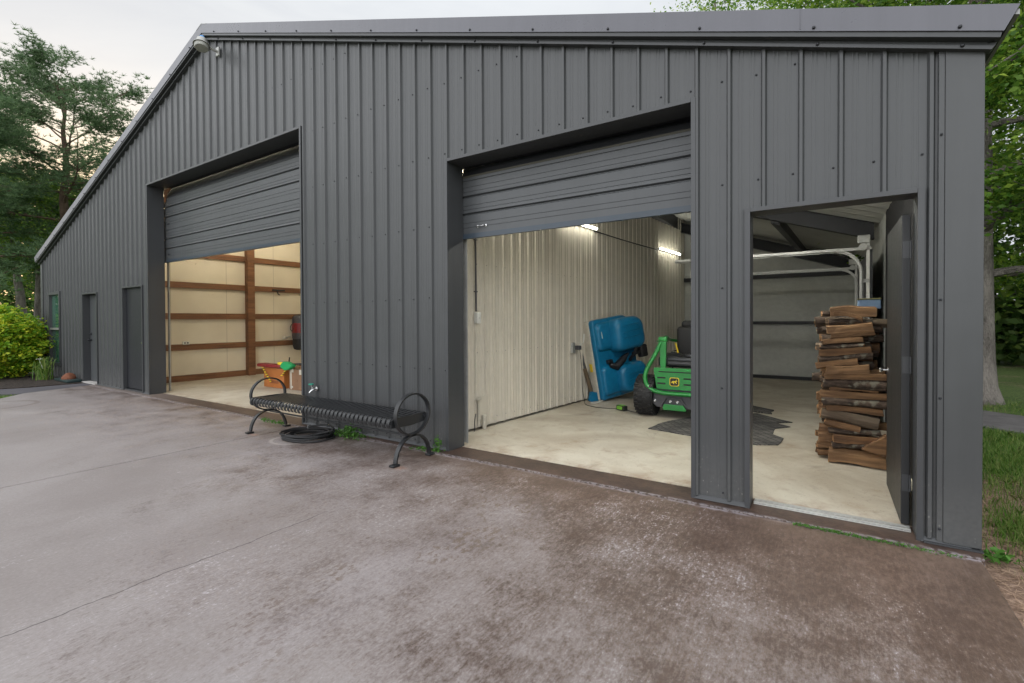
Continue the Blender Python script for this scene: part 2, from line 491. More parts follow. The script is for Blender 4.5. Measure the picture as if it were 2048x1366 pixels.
# ------------------------------------------------------------------ ground, slab, paths
mb = MB()
mb.add([(-300, -300, -.05), (300, -300, -.05), (300, 300, -.05), (-300, 300, -.05)], [(0, 1, 2, 3)])
struct(mb.build('ground', M['lawn']))
TH = .12
mb = MB()                                               # two slab panels with an open joint between them
mb.prism([(0, -.14), (0, -12), (-6.535, -12), (-6.545, -1.4), (-6.545, -.14)], -TH, 0)
mb.prism([(-6.566, -.14), (-6.566, -1.4), (-6.556, -12), (-9, -12), (-9.5, -6), (-11.6, -3.1), (-13.43, -1.67), (-13.95, -1.27), (-14.4, -.14)], -TH, 0)
o = struct(mb.build('driveway_slab', M['conc'], bevel=.006))
mb = MB(); mb.box(-14.4, .02, -.13, .205, -TH, .004)
struct(mb.build('footing', M['foot'], bevel=.006))
mb = MB(); mb.prism([(-14.41, 0), (-15.0, -.05), (-15.05, -.95), (-15.3, -1.5), (-16.4, -2.3), (-18, -2.9), (-18, -3.9), (-15.9, -3.1), (-14.75, -1.9), (-13.955, -1.275)], -TH, -.004)
struct(mb.build('path', M['path']))
mb = MB(); mb.prism([(-15.02, 0), (-15.07, -.95), (-15.32, -1.5), (-16.4, -2.25), (-18, -2.85), (-20.2, -2.6), (-20.5, 0)], -.1, .012)
struct(mb.build('mulch_bed', M['mulch']))
mb = MB()
pts = [(-1.5, 8.0), (.935, 4.72), (1.28, 4.47), (2.6, 3.6), (6, 2.2), (30, -2)]; pt2 = [(30, 1.0), (7, 4.0), (3.2, 5.0), (1.64, 5.93), (1.24, 6.25), (.2, 8.2)]
mb.prism(pts[1:]+pt2[:-1]+[(.3, 7.4), (.15, 5.6)], -.1, -.03)
struct(mb.build('driveway', M['asphalt']))
mb = MB(); mb.box(-18.2, -.12, .207, 8.98, -.1, .008)
o = struct(mb.build('floor', M['floor']))

# ------------------------------------------------------------------ the building
W = 18.288; HW = W/2; SL = .3272; EH = 2.975; DEP = 9.1
RX0 = -.21; PITCH = .2286


def roofz(x): return EH+SL*(-x if x > -HW else W+x)


barn = thing('metal_building', 'large charcoal ribbed metal building with two roll-up doors, gable roof and lit bays', 'building', (-HW, 0, 0))


def ribbed(mb, org, u, nrm, s0, s1, zb, zt, openings=(), ph=0, pitch=PITCH, h=.022, h2=.0018, mi=0, extra=()):
    prof = [(-.020, 0), (-.009, h), (.009, h), (.020, 0), (.058, 0), (.062, h2), (.067, h2), (.071, 0), (.082, 0), (.086, h2), (.091, h2), (.095, 0), (.134, 0), (.138, h2), (.143, h2), (.147, 0), (.158, 0), (.162, h2), (.167, h2), (.171, 0)]
    k = pitch/PITCH; br = {}
    i0 = int((s0-ph)/pitch)-2; i1 = int((s1-ph)/pitch)+2
    P = []
    for i in range(i0, i1+1):
        for a, b_ in prof: P.append((ph+i*pitch+a*k, b_))
    def off(s):
        for (a, p), (c, q) in zip(P, P[1:]):
            if a <= s <= c: return p+(q-p)*(s-a)/max(1e-9, c-a)
        return 0
    cuts = sorted(set([s0, s1]+[a for a, _ in P if s0 < a < s1]+[x for o_ in openings for x in o_[:2]]+[e for e in extra if s0 < e < s1]))
    offs = dict((c, off(c)) for c in cuts)
    org = Vector((*org, 0)); u = Vector((*u, 0)); nv = Vector((*nrm, 0))
    for a, c in zip(cuts, cuts[1:]):
        if c-a < 1e-6: continue
        mid = (a+c)/2; zs = [(zb, None)]
        op = [o_ for o_ in openings if o_[0] < mid < o_[1]]
        segs = []; lo = (zb, zb)
        for o_ in sorted(op, key=lambda q: q[2]):
            if o_[2] > lo[0]+1e-4: segs.append((lo, (o_[2], o_[2])))
            lo = (o_[3], o_[3])
        segs.append((lo, (zt(a), zt(c))))
        for (l0, l1), (h0, h1) in segs:
            A = org+u*a+nv*offs[a]; B = org+u*c+nv*offs[c]
            mb.add([(A.x, A.y, l0), (B.x, B.y, l1), (B.x, B.y, h1), (A.x, A.y, h0)], [(0, 1, 2, 3)], mi)


def screws(mb, spots, nrm=(0, -1), mi=1, r=.0065):
    for x, y, z in spots:
        mb.rbox((x+nrm[0]*.003, y+nrm[1]*.003, z), (r*2, r*2, r*2), .004, 1, mi)


OPEN = [(-11.55, -6.68, -.1, 3.98), (-4.09, -1.62, -.1, 3.06), (-1.215, -.27, -.1, 2.165),
        (-15.15, -14.27, -.1, 2.03), (-12.80, -11.86, -.1, 2.08), (-17.66, -16.77, .31, 2.155)]
mb = MB()
ribbed(mb, (0, 0), (1, 0), (0, -1), -W, 0, .03, lambda x: roofz(x)+.02, OPEN, RX0, extra=(-HW,))
sp = []
for i in range(80):
    x = RX0-i*PITCH-.045
    for z in (.07, .86, 1.63, 2.40, 3.16, 3.9, 4.7, 5.4):
        if z > roofz(x)-.12: continue
        if any(a-.04 < x < b+.04 and c < z < d+.06 for a, b, c, d in OPEN): continue
        sp.append((x+random.Random(i*7+int(z*10)).uniform(-.008, .008), 0, z+random.Random(i*3+int(z*10)).uniform(-.008, .008)))
screws(mb, sp)
for z in (.10, .9, 1.5, 2.5): screws(mb, [(-.165, -.026, z)])
o = mb.build('front_wall', [M['siding'], M['dark']], barn)
mb = MB()
ribbed(mb, (0, 0), (0, 1), (1, 0), 0, DEP, .03, lambda s: EH+.02, [], .1)
mb.build('side_wall', M['siding'], barn)
mb = MB(); ribbed(mb, (-W, 0), (0, 1), (-1, 0), 0, DEP, .03, lambda s: EH+.02, [], .1)
mb.build('side_wall', M['siding'], barn)
mb = MB(); ribbed(mb, (0, DEP), (1, 0), (0, 1), -W, 0, .03, lambda x: roofz(x)+.02, [], 0, extra=(-HW,))
mb.build('back_wall', M['siding'], barn)
# roof: two pitched sheets
mb = MB()
for sgn in (1, -1):
    xe = .15 if sgn > 0 else -W-.15
    for a, b_ in ((-.10, DEP+.15),):
        zr = roofz(-HW)+.185; ze = EH-SL*.17+.185
        mb.add([(xe, a, ze), (-HW, a, zr), (-HW, b_, zr), (xe, b_, ze), (xe, a, ze-.03), (-HW, a, zr-.03), (-HW, b_, zr-.03), (xe, b_, ze-.03)],
               [(0, 1, 2, 3), (4, 5, 6, 7), (0, 4, 7, 3), (0, 1, 5, 4), (3, 2, 6, 7)])
    y = .15
    while y < DEP:
        c = .02; mb.add([(xe, y-.03, ze), (-HW, y-.03, zr), (-HW, y+.03, zr), (xe, y+.03, ze), (xe, y, ze+c), (-HW, y, zr+c)], [(0, 1, 5, 4), (3, 4, 5, 2), (0, 4, 3)])
        y += PITCH
mb.build('roof', M['roof'], barn)
# rake trim: broad upper band, recessed groove, lower lip (both slopes), each slope its own part
for sgn in (1, -1):
    mb = MB()
    def slopebar(y0, y1, d0, d1, e0, e1, mi=0):
        """bar along the slope: d = height above siding line, e = overhang past the corner at bottom/top"""
        vs = []
        for y_ in (y0, y1):
            for d_, e_ in ((d0, e0), (d1, e1)):
                xe_ = e_ if sgn > 0 else -W-e_
                vs += [(xe_, y_, roofz(0)-SL*e_+d_), (-HW, y_, roofz(-HW)+d_)]
        mb.add(vs, [(0, 1, 3, 2), (4, 6, 7, 5), (0, 4, 5, 1), (2, 3, 7, 6), (0, 2, 6, 4), (1, 5, 7, 3)], mi)
    slopebar(-.115, -.0, .050, .200, .085, .150, 0)
    slopebar(-.105, -.0, .018, .0498, .072, .08, 1)
    slopebar(-.050, -.0, -.006, .0178, .06, .07, 1)
    slopebar(-.062, -.0, -.030, -.0062, .045, .06, 1)
    n = 13
    sc = []
    for i in range(n):
        s = .1+i*.72
        x = (-s if sgn > 0 else -W+s)
        sc.append((x, -.116, roofz(x)+.072)); sc.append((x+.02, -.063, roofz(x)-.018))
    screws(mb, sc, mi=2, r=.009)
    if sgn > 0:                                        # folded end at the low corner
        mb.box(-.9, -.895, -.118, -.115, roofz(-.9)+.06, roofz(-.9)+.2, 0)
    mb.build('rake_trim', [M['rake'], M['trim'], M['dark']], barn, bevel=.004)
mb = MB()
for sgn in (1,):
    mb.add([(.148, -.112, EH-.05+.19), (.148, DEP+.15, EH-.05+.19), (.08, DEP+.15, EH-.0), (.08, -.10, EH-.0), (.027, -.05, EH+.0), (.027, DEP+.15, EH+.0)], [(0, 1, 2, 3), (3, 2, 5, 4)])
mb.build('eave_trim', M['dark'], barn)
mb = MB(); mb.add([(-W-.17, -.11, EH+.16), (-W-.17, DEP+.15, EH+.16), (-W-.10, DEP+.15, EH-.02), (-W-.10, -.05, EH-.02), (-W-.02, -.05, EH+.03), (-W-.02, DEP+.15, EH+.03)], [(0, 1, 2, 3), (3, 2, 5, 4)])
mb.build('eave_trim', M['roof'], barn)
zr = roofz(-HW)+.19; mb = MB(); mb.prism([(-HW-.16, zr-.052), (-HW, zr), (-HW+.16, zr-.052), (-HW+.16, zr-.040), (-HW, zr+.012), (-HW-.16, zr-.040)], -.118, DEP+.14, 'y'); mb.build('ridge_cap', M['roof'], barn)
# corner trims
mb = MB(); mb.box(-.148, .026, -.026, -.0, .02, EH+.03); mb.box(.0, .026, .0, .148, .02, EH+.03); mb.box(-.178, -.148, -.022, 0, .02, EH+.03)
mb.build('corner_trim', M['siding'], barn, bevel=.004)
mb = MB(); mb.box(-W-.026, -W+.14, -.026, -.0, .02, EH+.03); mb.box(-W-.026, -W, .0, .14, .02, EH+.03)
mb.build('corner_trim', M['siding'], barn, bevel=.004)
# base flashing pieces between openings
xs = sorted([-W]+[a for o_ in OPEN[:5] for a in o_[:2]]+[0])
for a, b_ in zip(xs[::2], xs[1::2]):
    mb = MB(); mb.prism([(-.034, .008), (-.006, .034), (0, .034), (0, .008)], a+.02, b_-.02, 'x')
    if b_ == 0: mb.box(-.24, .03, -.05, .0, .006, .0145)
    mb.build('base_flashing', M['trim'], barn)


def frame_opening(x0, x1, zt, depth, name='door_frame', zb=0, w_=.028):
    mb = MB()
    mb.box(x0-.03, x0+.004, -.028, 0, zb, zt+.03); mb.box(x1-.004, x1+.03, -.028, 0, zb, zt+.03)
    mb.box(x0+.0045, x1-.0045, -.0285, 0, zt, zt+.032)
    mb.box(x0-.03, x0+.001, .0005, depth, zb, zt); mb.box(x1-.001, x1+.03, .0005, depth, zb, zt)
    mb.box(x0-.03, x1+.03, .0007, depth+.001, zt+.0005, zt+.032)
    return mb.build(name, M['trim'], barn, bevel=.002)


frame_opening(-11.55, -6.68, 3.98, .26)
frame_opening(-4.09, -1.62, 3.06, .24)
frame_opening(-1.215, -.27, 2.165, .17)
frame_opening(-15.15, -14.27, 2.03, .16)
frame_opening(-12.80, -11.86, 2.08, .13)

# inner walls behind the front sheet: piers, plus unseen boxes added to block light
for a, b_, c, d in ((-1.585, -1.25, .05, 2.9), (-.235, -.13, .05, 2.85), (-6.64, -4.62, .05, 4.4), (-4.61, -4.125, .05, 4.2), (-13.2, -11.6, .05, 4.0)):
    MB().box(a, b_, .04, .2, c, d).build('wall_lining_light_block', M['dark'], barn)
MB().box(-1.25, -.235, .171, .2, 2.2, 2.9).build('wall_lining_light_block', M['dark'], barn)
MB().box(-4.2, -1.5, .242, .300, 3.064, 3.6).build('wall_lining_light_block', M['dark'], barn)  # unseen, shaped to keep room light out of the gap above the curtain
MB().box(-11.75, -6.5, .263, .345, 3.984, 4.35).build('wall_lining_light_block', M['dark'], barn)  # unseen, added to stop bay light leaking over the left door


def sectional(x0, x1, y, zb, zt, hand, gap_mat):
    """ribbed sectional door curtain: grooves at fixed heights above the bottom edge"""
    mb = MB()
    prof = [(0, 0.012)]
    z = .05; prof = [(.05, 0)]
    per = .615
    k = 0
    while .05+k*per < zt-zb:
        b0 = k*per
        for gz, wd, dp in ((.115, .006, .004), (.165, .006, .004), (.262, .03, .022), (.31, .006, .004), (.355, .006, .004), (.452, .03, .022), (.505, .006, .004), (.555, .006, .004), (.625, .012, .008)):
            a = b0+gz
            if a+wd/2 > zt-zb: break
            prof += [(a-wd/2, 0), (a-wd*.12, dp), (a+wd*.12, dp), (a+wd*.5, -.004 if wd > .02 else 0), (a+wd*1.1, 0)]
        k += 1
    prof = sorted(prof, key=lambda q: q[0]); prof.append((zt-zb, 0))
    for (a, p), (c, q) in zip(prof, prof[1:]):
        if c-a < 1e-5: continue
        mb.add([(x0, y+p, zb+a), (x1, y+p, zb+a), (x1, y+q, zb+c), (x0, y+q, zb+c)], [(0, 1, 2, 3)])
    mb.box(x0, x1, y+.028, y+.045, zb+.02, zt)
    d = mb.build('overhead_door', M['door'], barn)
    mb = MB(); mb.box(x0, x1, y-.006, y+.03, zb+.018, zb+.049); mb.box(x0, x1, y-.012, y+.03, zb-.004, zb+.017)
    mb.build('bottom_seal', M['sealblue'], d)
    mb = MB(); mb.box(x0, x1, y-.002, y+.03, zt+.0005, zt+.02); mb.build('gap_strip', gap_mat, d)
    if hand:
        mb = MB(); hx, hz = hand
        mb.tube([(hx-.05, y-.004, hz), (hx-.045, y-.03, hz-.004), (hx, y-.034, hz-.006), (hx+.045, y-.03, hz), (hx+.05, y-.004, hz+.004)], .006, 6)
        mb.rbox((hx-.055, y-.004, hz), (.025, .006, .03), .003); mb.rbox((hx+.055, y-.004, hz), (.025, .006, .03), .003)
        mb.build('door_handle', M['chrome'], d, True)
    return d


M['sealblue'] = mat('bottom_seal', (.03, .045, .062), .35)
M['tan'] = mat('lit_gap_tan', (.05, .045, .03), .6)  # light in the gap over the curtain, put into the strip's colour
d1 = sectional(-11.66, -6.6, .29, 2.55, 3.80, None, M['dark'])
for hz in (2.70, 3.29):
    mb = MB(); mb.rbox((-11.45, .284, hz), (.03, .01, .02), .003); mb.rbox((-11.42, .286, hz-.004), (.07, .006, .012), .002); mb.build('latch', M['dark'], d1)
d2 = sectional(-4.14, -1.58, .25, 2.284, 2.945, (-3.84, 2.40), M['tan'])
# curving top sections going into the track, painted dark for the shade above the curtain
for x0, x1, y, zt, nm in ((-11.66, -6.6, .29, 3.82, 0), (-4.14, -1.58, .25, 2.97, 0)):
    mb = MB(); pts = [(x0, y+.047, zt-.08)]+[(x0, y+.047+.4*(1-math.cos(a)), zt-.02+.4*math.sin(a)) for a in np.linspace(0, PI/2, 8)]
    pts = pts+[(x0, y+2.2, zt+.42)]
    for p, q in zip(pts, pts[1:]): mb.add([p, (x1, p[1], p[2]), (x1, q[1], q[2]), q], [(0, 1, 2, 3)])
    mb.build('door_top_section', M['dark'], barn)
    for xx in (x0+.02, x1-.05):
        mb = MB(); tr = [(xx, y+.06, .02), (xx, y+.06, zt-.1)]+[(xx, y+.06+.4*(1-math.cos(a)), zt-.1+.4*math.sin(a)) for a in np.linspace(.2, PI/2, 7)]+[(xx, y+2.3, zt+.3)]
        mb.strap(tr, (1, 0, 0), .06, .004); mb.strap([(p[0]-.03, p[1]+.02, p[2]) for p in tr], (1, 0, 0), .004, .04)
        mb.build('door_track', M['galv'], barn)
mb = MB(); mb.prism([(-11.55, 3.72), (-11.52, 3.72), (-11.49, 3.82), (-11.42, 3.89), (-11.30, 3.93), (-11.30, 3.96), (-11.55, 3.96)], .262, .282, 'y'); mb.build('corner_brace', M['wood'], barn)
# threshold strips
mb = MB(); mb.box(-1.2, -.285, .085, .20, .005, .012); mb.box(-1.2, -.285, .10, .13, .012, .022); mb.box(-1.2, -.285, .15, .18, .012, .02)
mb.build('threshold', M['galv'], barn, bevel=.002)
mb = MB(); mb.box(-15.13, -14.29, -.06, .1, .005, .03); mb.build('threshold', mat('pale_concrete', (.42, .4, .38), .7), barn)
mb = MB(); mb.box(-12.78, -11.88, -.01, .1, .005, .03); mb.build('threshold', M['trim'], barn)


def knob(mb, x, y, z, dy):
    mb.lathe([(.001, 0), (.03, 0), (.03, .006*dy), (.011, .01*dy), (.010, .035*dy), (.024, .045*dy), (.027, .058*dy), (.02, .068*dy), (.001, .07*dy)], (x, y, z), 'y', 14)


# two closed walk doors on the left
o = MB().box(-15.12, -14.30, .105, .15, .035, 2.02).build('walk_door', M['door'], barn, bevel=.003)
mb = MB(); knob(mb, -15.04, .105, .98, -1); knob(mb, -15.04, .105, 1.12, -.5); mb.build('door_handle', M['dark'], o, True)
o = MB().box(-12.77, -11.89, .075, .12, .035, 2.07).build('walk_door', M['door'], barn, bevel=.003)
mb = MB(); knob(mb, -11.97, .075, .98, -1); mb.build('door_handle', M['chrome'], o, True)
M['shadedleaf'] = metalpaint('shaded_door_paint', (.018, .019, .020), .45)  # darker copy of the door metal, shade on the open leaf painted in
# open walk door on the right, swung inwards
o = MB().box(-.330, -.285, .174, 1.085, .025, 2.07).build('walk_door', M['shadedleaf'], barn, bevel=.003); o['label'] = 'open grey steel door swung inwards'
for z in (.3, 1.08, 1.84):
    mb = MB(); mb.box(-.325, -.291, .171, .1735, z-.055, z+.055); mb.tube([(-.283, .172, z-.055), (-.283, .172, z+.055)], .006, 8)
    mb.build('hinge', M['trim'], o, True)
mb = MB(); mb.lathe([(.001, 0), (.024, 0), (.024, -.004), (.009, -.008), (.008, -.03), (.019, -.036), (.021, -.048), (.016, -.055), (.001, -.056)], (-.330, 1.02, .97), 'x', 14); mb.build('door_handle', M['chrome'], o, True)
# window
f = MB()
x0, x1, z0, z1 = -17.66, -16.77, .31, 2.155
f.box(x0-.02, x0+.06, -.035, .06, z0-.02, z1+.02); f.box(x1-.06, x1+.02, -.035, .06, z0-.02, z1+.02)
f.box(x0+.061, x1-.061, -.034, .06, z1-.06, z1+.019); f.box(x0+.061, x1-.061, -.034, .06, z0-.019, z0+.06); f.box(x0+.061, x1-.061, -.012, .055, 1.20, 1.26)
win = f.build('window', M['trim'], barn, bevel=.003)
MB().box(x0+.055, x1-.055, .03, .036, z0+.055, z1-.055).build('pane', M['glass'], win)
MB().box(x0+.062, x1-.062, -.02, -.012, 1.205, 1.255).build('sash_rail', M['galv'], win)

# ---- interior of the right room
def px(y): return -4.52+.085*(y-.25)                    # the partition runs slightly askew
UL = math.hypot(1, .085)


def ceilz(x): return 2.66+SL*(-x if x > -HW else W+x)


mb = MB()
ribbed(mb, (-4.52, .25), (.085/UL, 1/UL), (1/UL, -.085/UL), .02, 8.75, .03, lambda s: ceilz(px(.25+s))+.25, [], .10, pitch=.190, h=.026, h2=.005)
sp = []
for i in range(46):
    s = .10+i*.19+.045; y = .25+s/UL
    for z in (.12, .98, 2.1, 3.1): sp.append((px(y)+.004, y, z))
screws(mb, sp, (1, 0), 1, .005)
mb.box(-4.60, -4.535, .24, 8.9, .01, 3.9, 2)
mb.build('partition_wall', [M['beige'], M['dark'], M['cream']], barn)
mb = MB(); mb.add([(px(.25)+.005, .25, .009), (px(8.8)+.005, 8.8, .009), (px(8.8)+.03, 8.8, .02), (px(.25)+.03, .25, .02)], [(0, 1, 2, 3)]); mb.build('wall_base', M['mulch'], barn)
mb = MB(); mb.box(-3.98, -3.82, .3, 8.7, 3.62, 3.9); mb.build('ceiling_beam', M['dark'], barn)
mb = MB()                                                # back wall of the right room, white insulation between dark girts
mb.box(-4.4, -.14, 8.80, 8.86, .03, 4.1)
mb.build('back_wall_lining', M['insul'], barn)
for z, h_ in ((1.30, .07), (2.38, .10), (.04, .08)):
    mb = MB(); mb.box(-4.3, -.15, 8.70, 8.799, z-h_/2, z+h_/2); mb.build('girt', M['dark'], barn, bevel=.003)
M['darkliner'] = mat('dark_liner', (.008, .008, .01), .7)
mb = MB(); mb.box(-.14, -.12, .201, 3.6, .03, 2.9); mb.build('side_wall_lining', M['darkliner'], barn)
mb = MB(); mb.box(-.14, -.12, 3.6, 8.8, .03, 2.9); mb.build('side_wall_lining', M['insul'], barn)
# ceiling insulation under both slopes
mb = MB()
for xa, xb in ((-.1, -HW), (-W+.1, -HW)):
    n = 26
    for i in range(n):
        ya, yb = .03+i*(8.95/n), .03+(i+1)*(8.95/n); ym = (ya+yb)/2
        for (y0, d0), (y1, d1_) in (((ya, 0), (ym, -.022)), ((ym, -.022), (yb, 0))):
            mb.add([(xa, y0, ceilz(xa)+d0), (xb, y0, ceilz(xb)+d0), (xb, y1, ceilz(xb)+d1_), (xa, y1, ceilz(xa)+d1_)], [(0, 1, 2, 3)])
mb.build('ceiling_insulation', M['insul'], barn, True)


def rafter(y, d0, d1_, xa, xb):
    mb = MB()
    za, zb_ = ceilz(xa), ceilz(xb)
    for yy, (t0, t1) in (((y-.075, y+.075), (d1_-.012, d1_)), ((y-.006, y+.006), (d0, d1_-.012)), ((y-.075, y+.075), (d0-.012, d0))):
        vs = [(x, q, z-t) for x, z in ((xa, za), (xb, zb_)) for q in yy for t in (t1, t0)]
        mb.add(vs, [(0, 1, 3, 2), (4, 6, 7, 5), (0, 4, 5, 1), (2, 3, 7, 6), (0, 2, 6, 4), (1, 5, 7, 3)])
    mb.build('rafter', M['dark'], barn)


rafter(4.45, .02, .24, -.2, -4.1)
rafter(8.55, .12, .34, -.2, -4.1)
mb = MB(); mb.add([(-1.47, 4.5, 3.02), (-1.35, 4.5, 2.98), (-1.13, 8.5, 2.93), (-1.25, 8.5, 2.97), (-1.47, 4.5, 2.86), (-1.35, 4.5, 2.82), (-1.13, 8.5, 2.79), (-1.25, 8.5, 2.83)], [(0, 1, 2, 3), (4, 5, 6, 7), (0, 1, 5, 4), (1, 2, 6, 5), (2, 3, 7, 6), (3, 0, 4, 7)])
mb.build('ceiling_brace', M['dark'], barn)
# overhead tracks of the side door
for y, xe, xv, zr in ((3.5, -2.66, -.385, 2.245), (6.4, -3.2, -.30, 2.255)):
    mb = MB(); r_ = .28
    tr = [(xe, y, zr), (xv-r_, y, zr)]+[(xv-r_+r_*math.sin(a), y, zr-r_*(1-math.cos(a))) for a in np.linspace(.2, PI/2, 9)]+[(xv, y, .02)]
    mb.strap(tr, (0, 1, 0), .05, .006); mb.strap([(a, b_+.022, c) for a, b_, c in tr], (0, 1, 0), .006, .04)
    mb.box(xe, xv+.1, y+.03, y+.034, zr+.0, zr+.035)
    mb.build('door_track', M['galv'], barn)
    mb = MB(); mb.box(-.335, -.30, y+.045, y+.085, .02, 2.40); mb.build('door_jamb', M['white'], barn)
    for z in (.5, 1.2, 1.86): MB().rbox((xv+.04, y+.03, z), (.08, .006, .045), .002).build('track_bracket', M['galv'], barn)
    mb = MB(); mb.rbox((-.36, y+.04, 2.38), (.13, .02, .10), .01); mb.lathe([(.001, 0), (.045, 0), (.045, .012), (.001, .012)], (-.37, y+.01, 2.28), 'y', 12)
    mb.build('cable_drum', M['galv'], barn)
mb = MB()
for i in range(4): mb.box(-.30, -.27, 3.58, 6.35, .03+i*.56, .58+i*.56)
mb.build('side_door', M['greydeck'], barn)

# ---- interior of the left bay
mb = MB(); mb.box(-13.40, -13.25, .05, 8.9, .01, 4.5); mb.build('bay_wall', M['cream'], barn)
mb = MB(); mb.prism([(-13.25, .01), (-4.60, .01), (-4.60, 4.35), (-HW, 5.85), (-13.25, 4.5)], 8.7, 8.8, 'y'); mb.build('bay_wall', M['cream'], barn)
mb = MB(); mb.box(-4.64, -4.601, .26, 8.7, .01, 4.3); mb.build('bay_wall', M['cream'], barn)
for z in (.80, 1.52, 2.245, 2.98, 3.7):
    mb = MB()
    for a, b_ in ((.1, 2.69), (2.88, 6.5)): mb.box(-13.249, -13.205, a, b_, z-.07, z+.07)
    mb.build('girt', M['wood'], barn, bevel=.003)
mb = MB()
for a, b_ in ((.1, 2.69), (2.88, 6.5)): mb.box(-13.249, -13.20, a, b_, .012, .15)
mb.build('base_board', M['wood'], barn)
mb = MB(); mb.box(-13.249, -13.10, 2.695, 2.875, .01, 4.55); mb.build('post', M['wood'], barn, bevel=.004)
mb = MB(); mb.box(-13.249, -13.10, 6.55, 6.72, .01, 4.55); mb.build('post', M['wood'], barn, bevel=.004)

# ------------------------------------------------------------------ lamps and electrics
def tube_light(y0, y1, label, group=None, z=2.95, tm=None):
    ym = (y0+y1)/2; x = px(ym)
    t = thing('tube_light', label, 'light', (x, ym, z), -math.atan(.085))
    L = y1-y0
    mb = MB(); mb.rbox((.035, 0, .03), (.05, L, .035), .006); mb.build('lamp_body', M['white'], t, local=True)
    mb = MB(); mb.tube([(.085, -L/2+.02, .03), (.085, L/2-.02, .03)], .02, 10); mb.build('lamp_tube', tm or M['walltube'], t, True, local=True)
    return t


tube_light(2.80, 4.0, 'lit tube light high on the beige wall, nearer and half under the door edge', 'tube lights')
tube_light(6.95, 8.25, 'lit tube light high on the beige wall, farther back above the blue boat', 'tube lights')
t = thing('tube_light', 'added tube light across the ceiling just inside the right doors, unseen behind the wall', 'light', (-1.6, 1.35, 2.86), 0, 'tube lights')  # added out of view to brighten the floor by the doors
mb = MB(); mb.rbox((0, 0, .03), (1.5, .10, .045), .006); mb.tube([(-.6, 0, .05), (-.6, 0, .40)], .004, 4); mb.tube([(.6, 0, .05), (.6, 0, .08)], .004, 4); mb.build('lamp_body', M['white'], t, local=True)
for yy in (-.03, .03):
    mb = MB(); mb.tube([(-.73, yy, -.01), (.73, yy, -.01)], .02, 10); mb.build('lamp_tube', M['tube'], t, True, local=True)
tube_light(.5, 1.7, 'added tube light on the beige wall nearest the door, unseen behind the raised door', 'tube lights', 3.25, M['doorfill'])  # added out of view to light the wall ribs from the door end
for i, (x, lab) in enumerate(((-11.2, 'left warm shop light under the ceiling of the left bay'), (-9.2, 'middle warm shop light under the ceiling of the left bay'), (-7.2, 'right warm shop light under the ceiling of the left bay'))):
    t = thing('shop_light', lab, 'light', (x, 2.1, 4.35), 0, 'shop lights in the left bay')
    mb = MB(); mb.rbox((0, 0, .03), (1.2, .09, .05), .008); mb.tube([(-.5, 0, .05), (-.5, 0, .7)], .003, 4); mb.tube([(.5, 0, .05), (.5, 0, .7)], .003, 4); mb.build('lamp_body', M['white'], t, local=True)
    mb = MB(); mb.tube([(-.56, 0, -.01), (.56, 0, -.01)], .02, 8); mb.build('lamp_tube', M['warmtube'], t, True, local=True)
mb = MB(); mb.tube([(px(y)+.03, y, 2.95-.012*math.sin((y-4)/2.95*PI)) for y in np.linspace(4.0, 6.95, 12)], .011, 6)
o = rebase(mb.build('conduit', M['dark'], smooth=True), (px(5.4), 5.4, 2.9)); tag(o, 'dark cable running between the two lit tube lights on the beige wall', 'cable')
mb = MB(); xx = px(.92)+.03; mb.tube([(xx, .90, 4.0), (xx, .915, 1.5)], .012, 8)
for z in (1.75, 2.4, 3.1): mb.rbox((xx, .91, z), (.03, .05, .015), .003)
t = thing('light_switch', 'pale switch box with a dark conduit rising from it on the beige wall', 'switch', (xx, .92, 1.4))
mb.build('conduit', M['greydeck'], t, True)
mb = MB(); mb.rbox((xx+.01, .93, 1.42), (.06, .08, .14), .008); mb.build('switch_box', M['white'], t, True)
MB().rbox((xx+.044, .93, 1.42), (.012, .012, .03), .003).build('toggle', M['white'], t)
t = thing('wall_outlet', 'grey outlet box with a plugged-in adapter beside the blue boat', 'outlet', (px(3.25), 3.25, .9))
MB().rbox((px(3.25)+.03, 3.25, .93), (.05, .11, .17), .006).build('outlet_box', M['galv'], t)
MB().rbox((px(3.25)+.09, 3.33, .93), (.08, .10, .07), .01).build('adapter', M['greydeck'], t)
mb = MB(); q = [(px(3.3)+.10, 3.36, .90), (px(3.3)+.13, 3.37, .6), (px(3.3)+.16, 3.33, .25), (px(3.3)+.22, 3.28, .08), (-4.0, 3.25, .02), (-3.75, 3.12, .018), (-3.52, 3.15, .018), (-3.41, 3.13, .03)]
def smooth_path(P, n=6):
    P = [Vector(p) for p in P]; out = []
    for i in range(len(P)-1):
        a, b_, c, d = P[max(i-1, 0)], P[i], P[i+1], P[min(i+2, len(P)-1)]
        for k in range(n):
            t_ = k/n; out.append(.5*((2*b_)+(c-a)*t_+(2*a-5*b_+4*c-d)*t_*t_+(3*b_-a-3*c+d)*t_**3))
    return out+[P[-1]]
t = thing('battery_charger', 'small green and black battery charger on the floor beside the mower tyre', 'charger', (-3.35, 3.12, .01), R(-25))
mb = MB(); mb.rbox((0, 0, .04), (.17, .08, .075), .012); mb.build('charger_case', M['black'], t, True, local=True)
mb = MB(); mb.rbox((-.01, -.041, .042), (.11, .006, .05), .004); mb.rbox((0, 0, .079), (.11, .06, .004), .002); mb.build('charger_label', M['green2'] if 'green2' in M else mat('lime_label', (.16, .42, .04), .5), t, local=True)
o = MB().tube(smooth_path(q), .005, 6).build('charger_cord', M['black'], None, True); rebase(o, (-4, 3.25, .02)); tag(o, 'black cord hanging from the wall outlet and lying on the floor to the charger', 'cord')
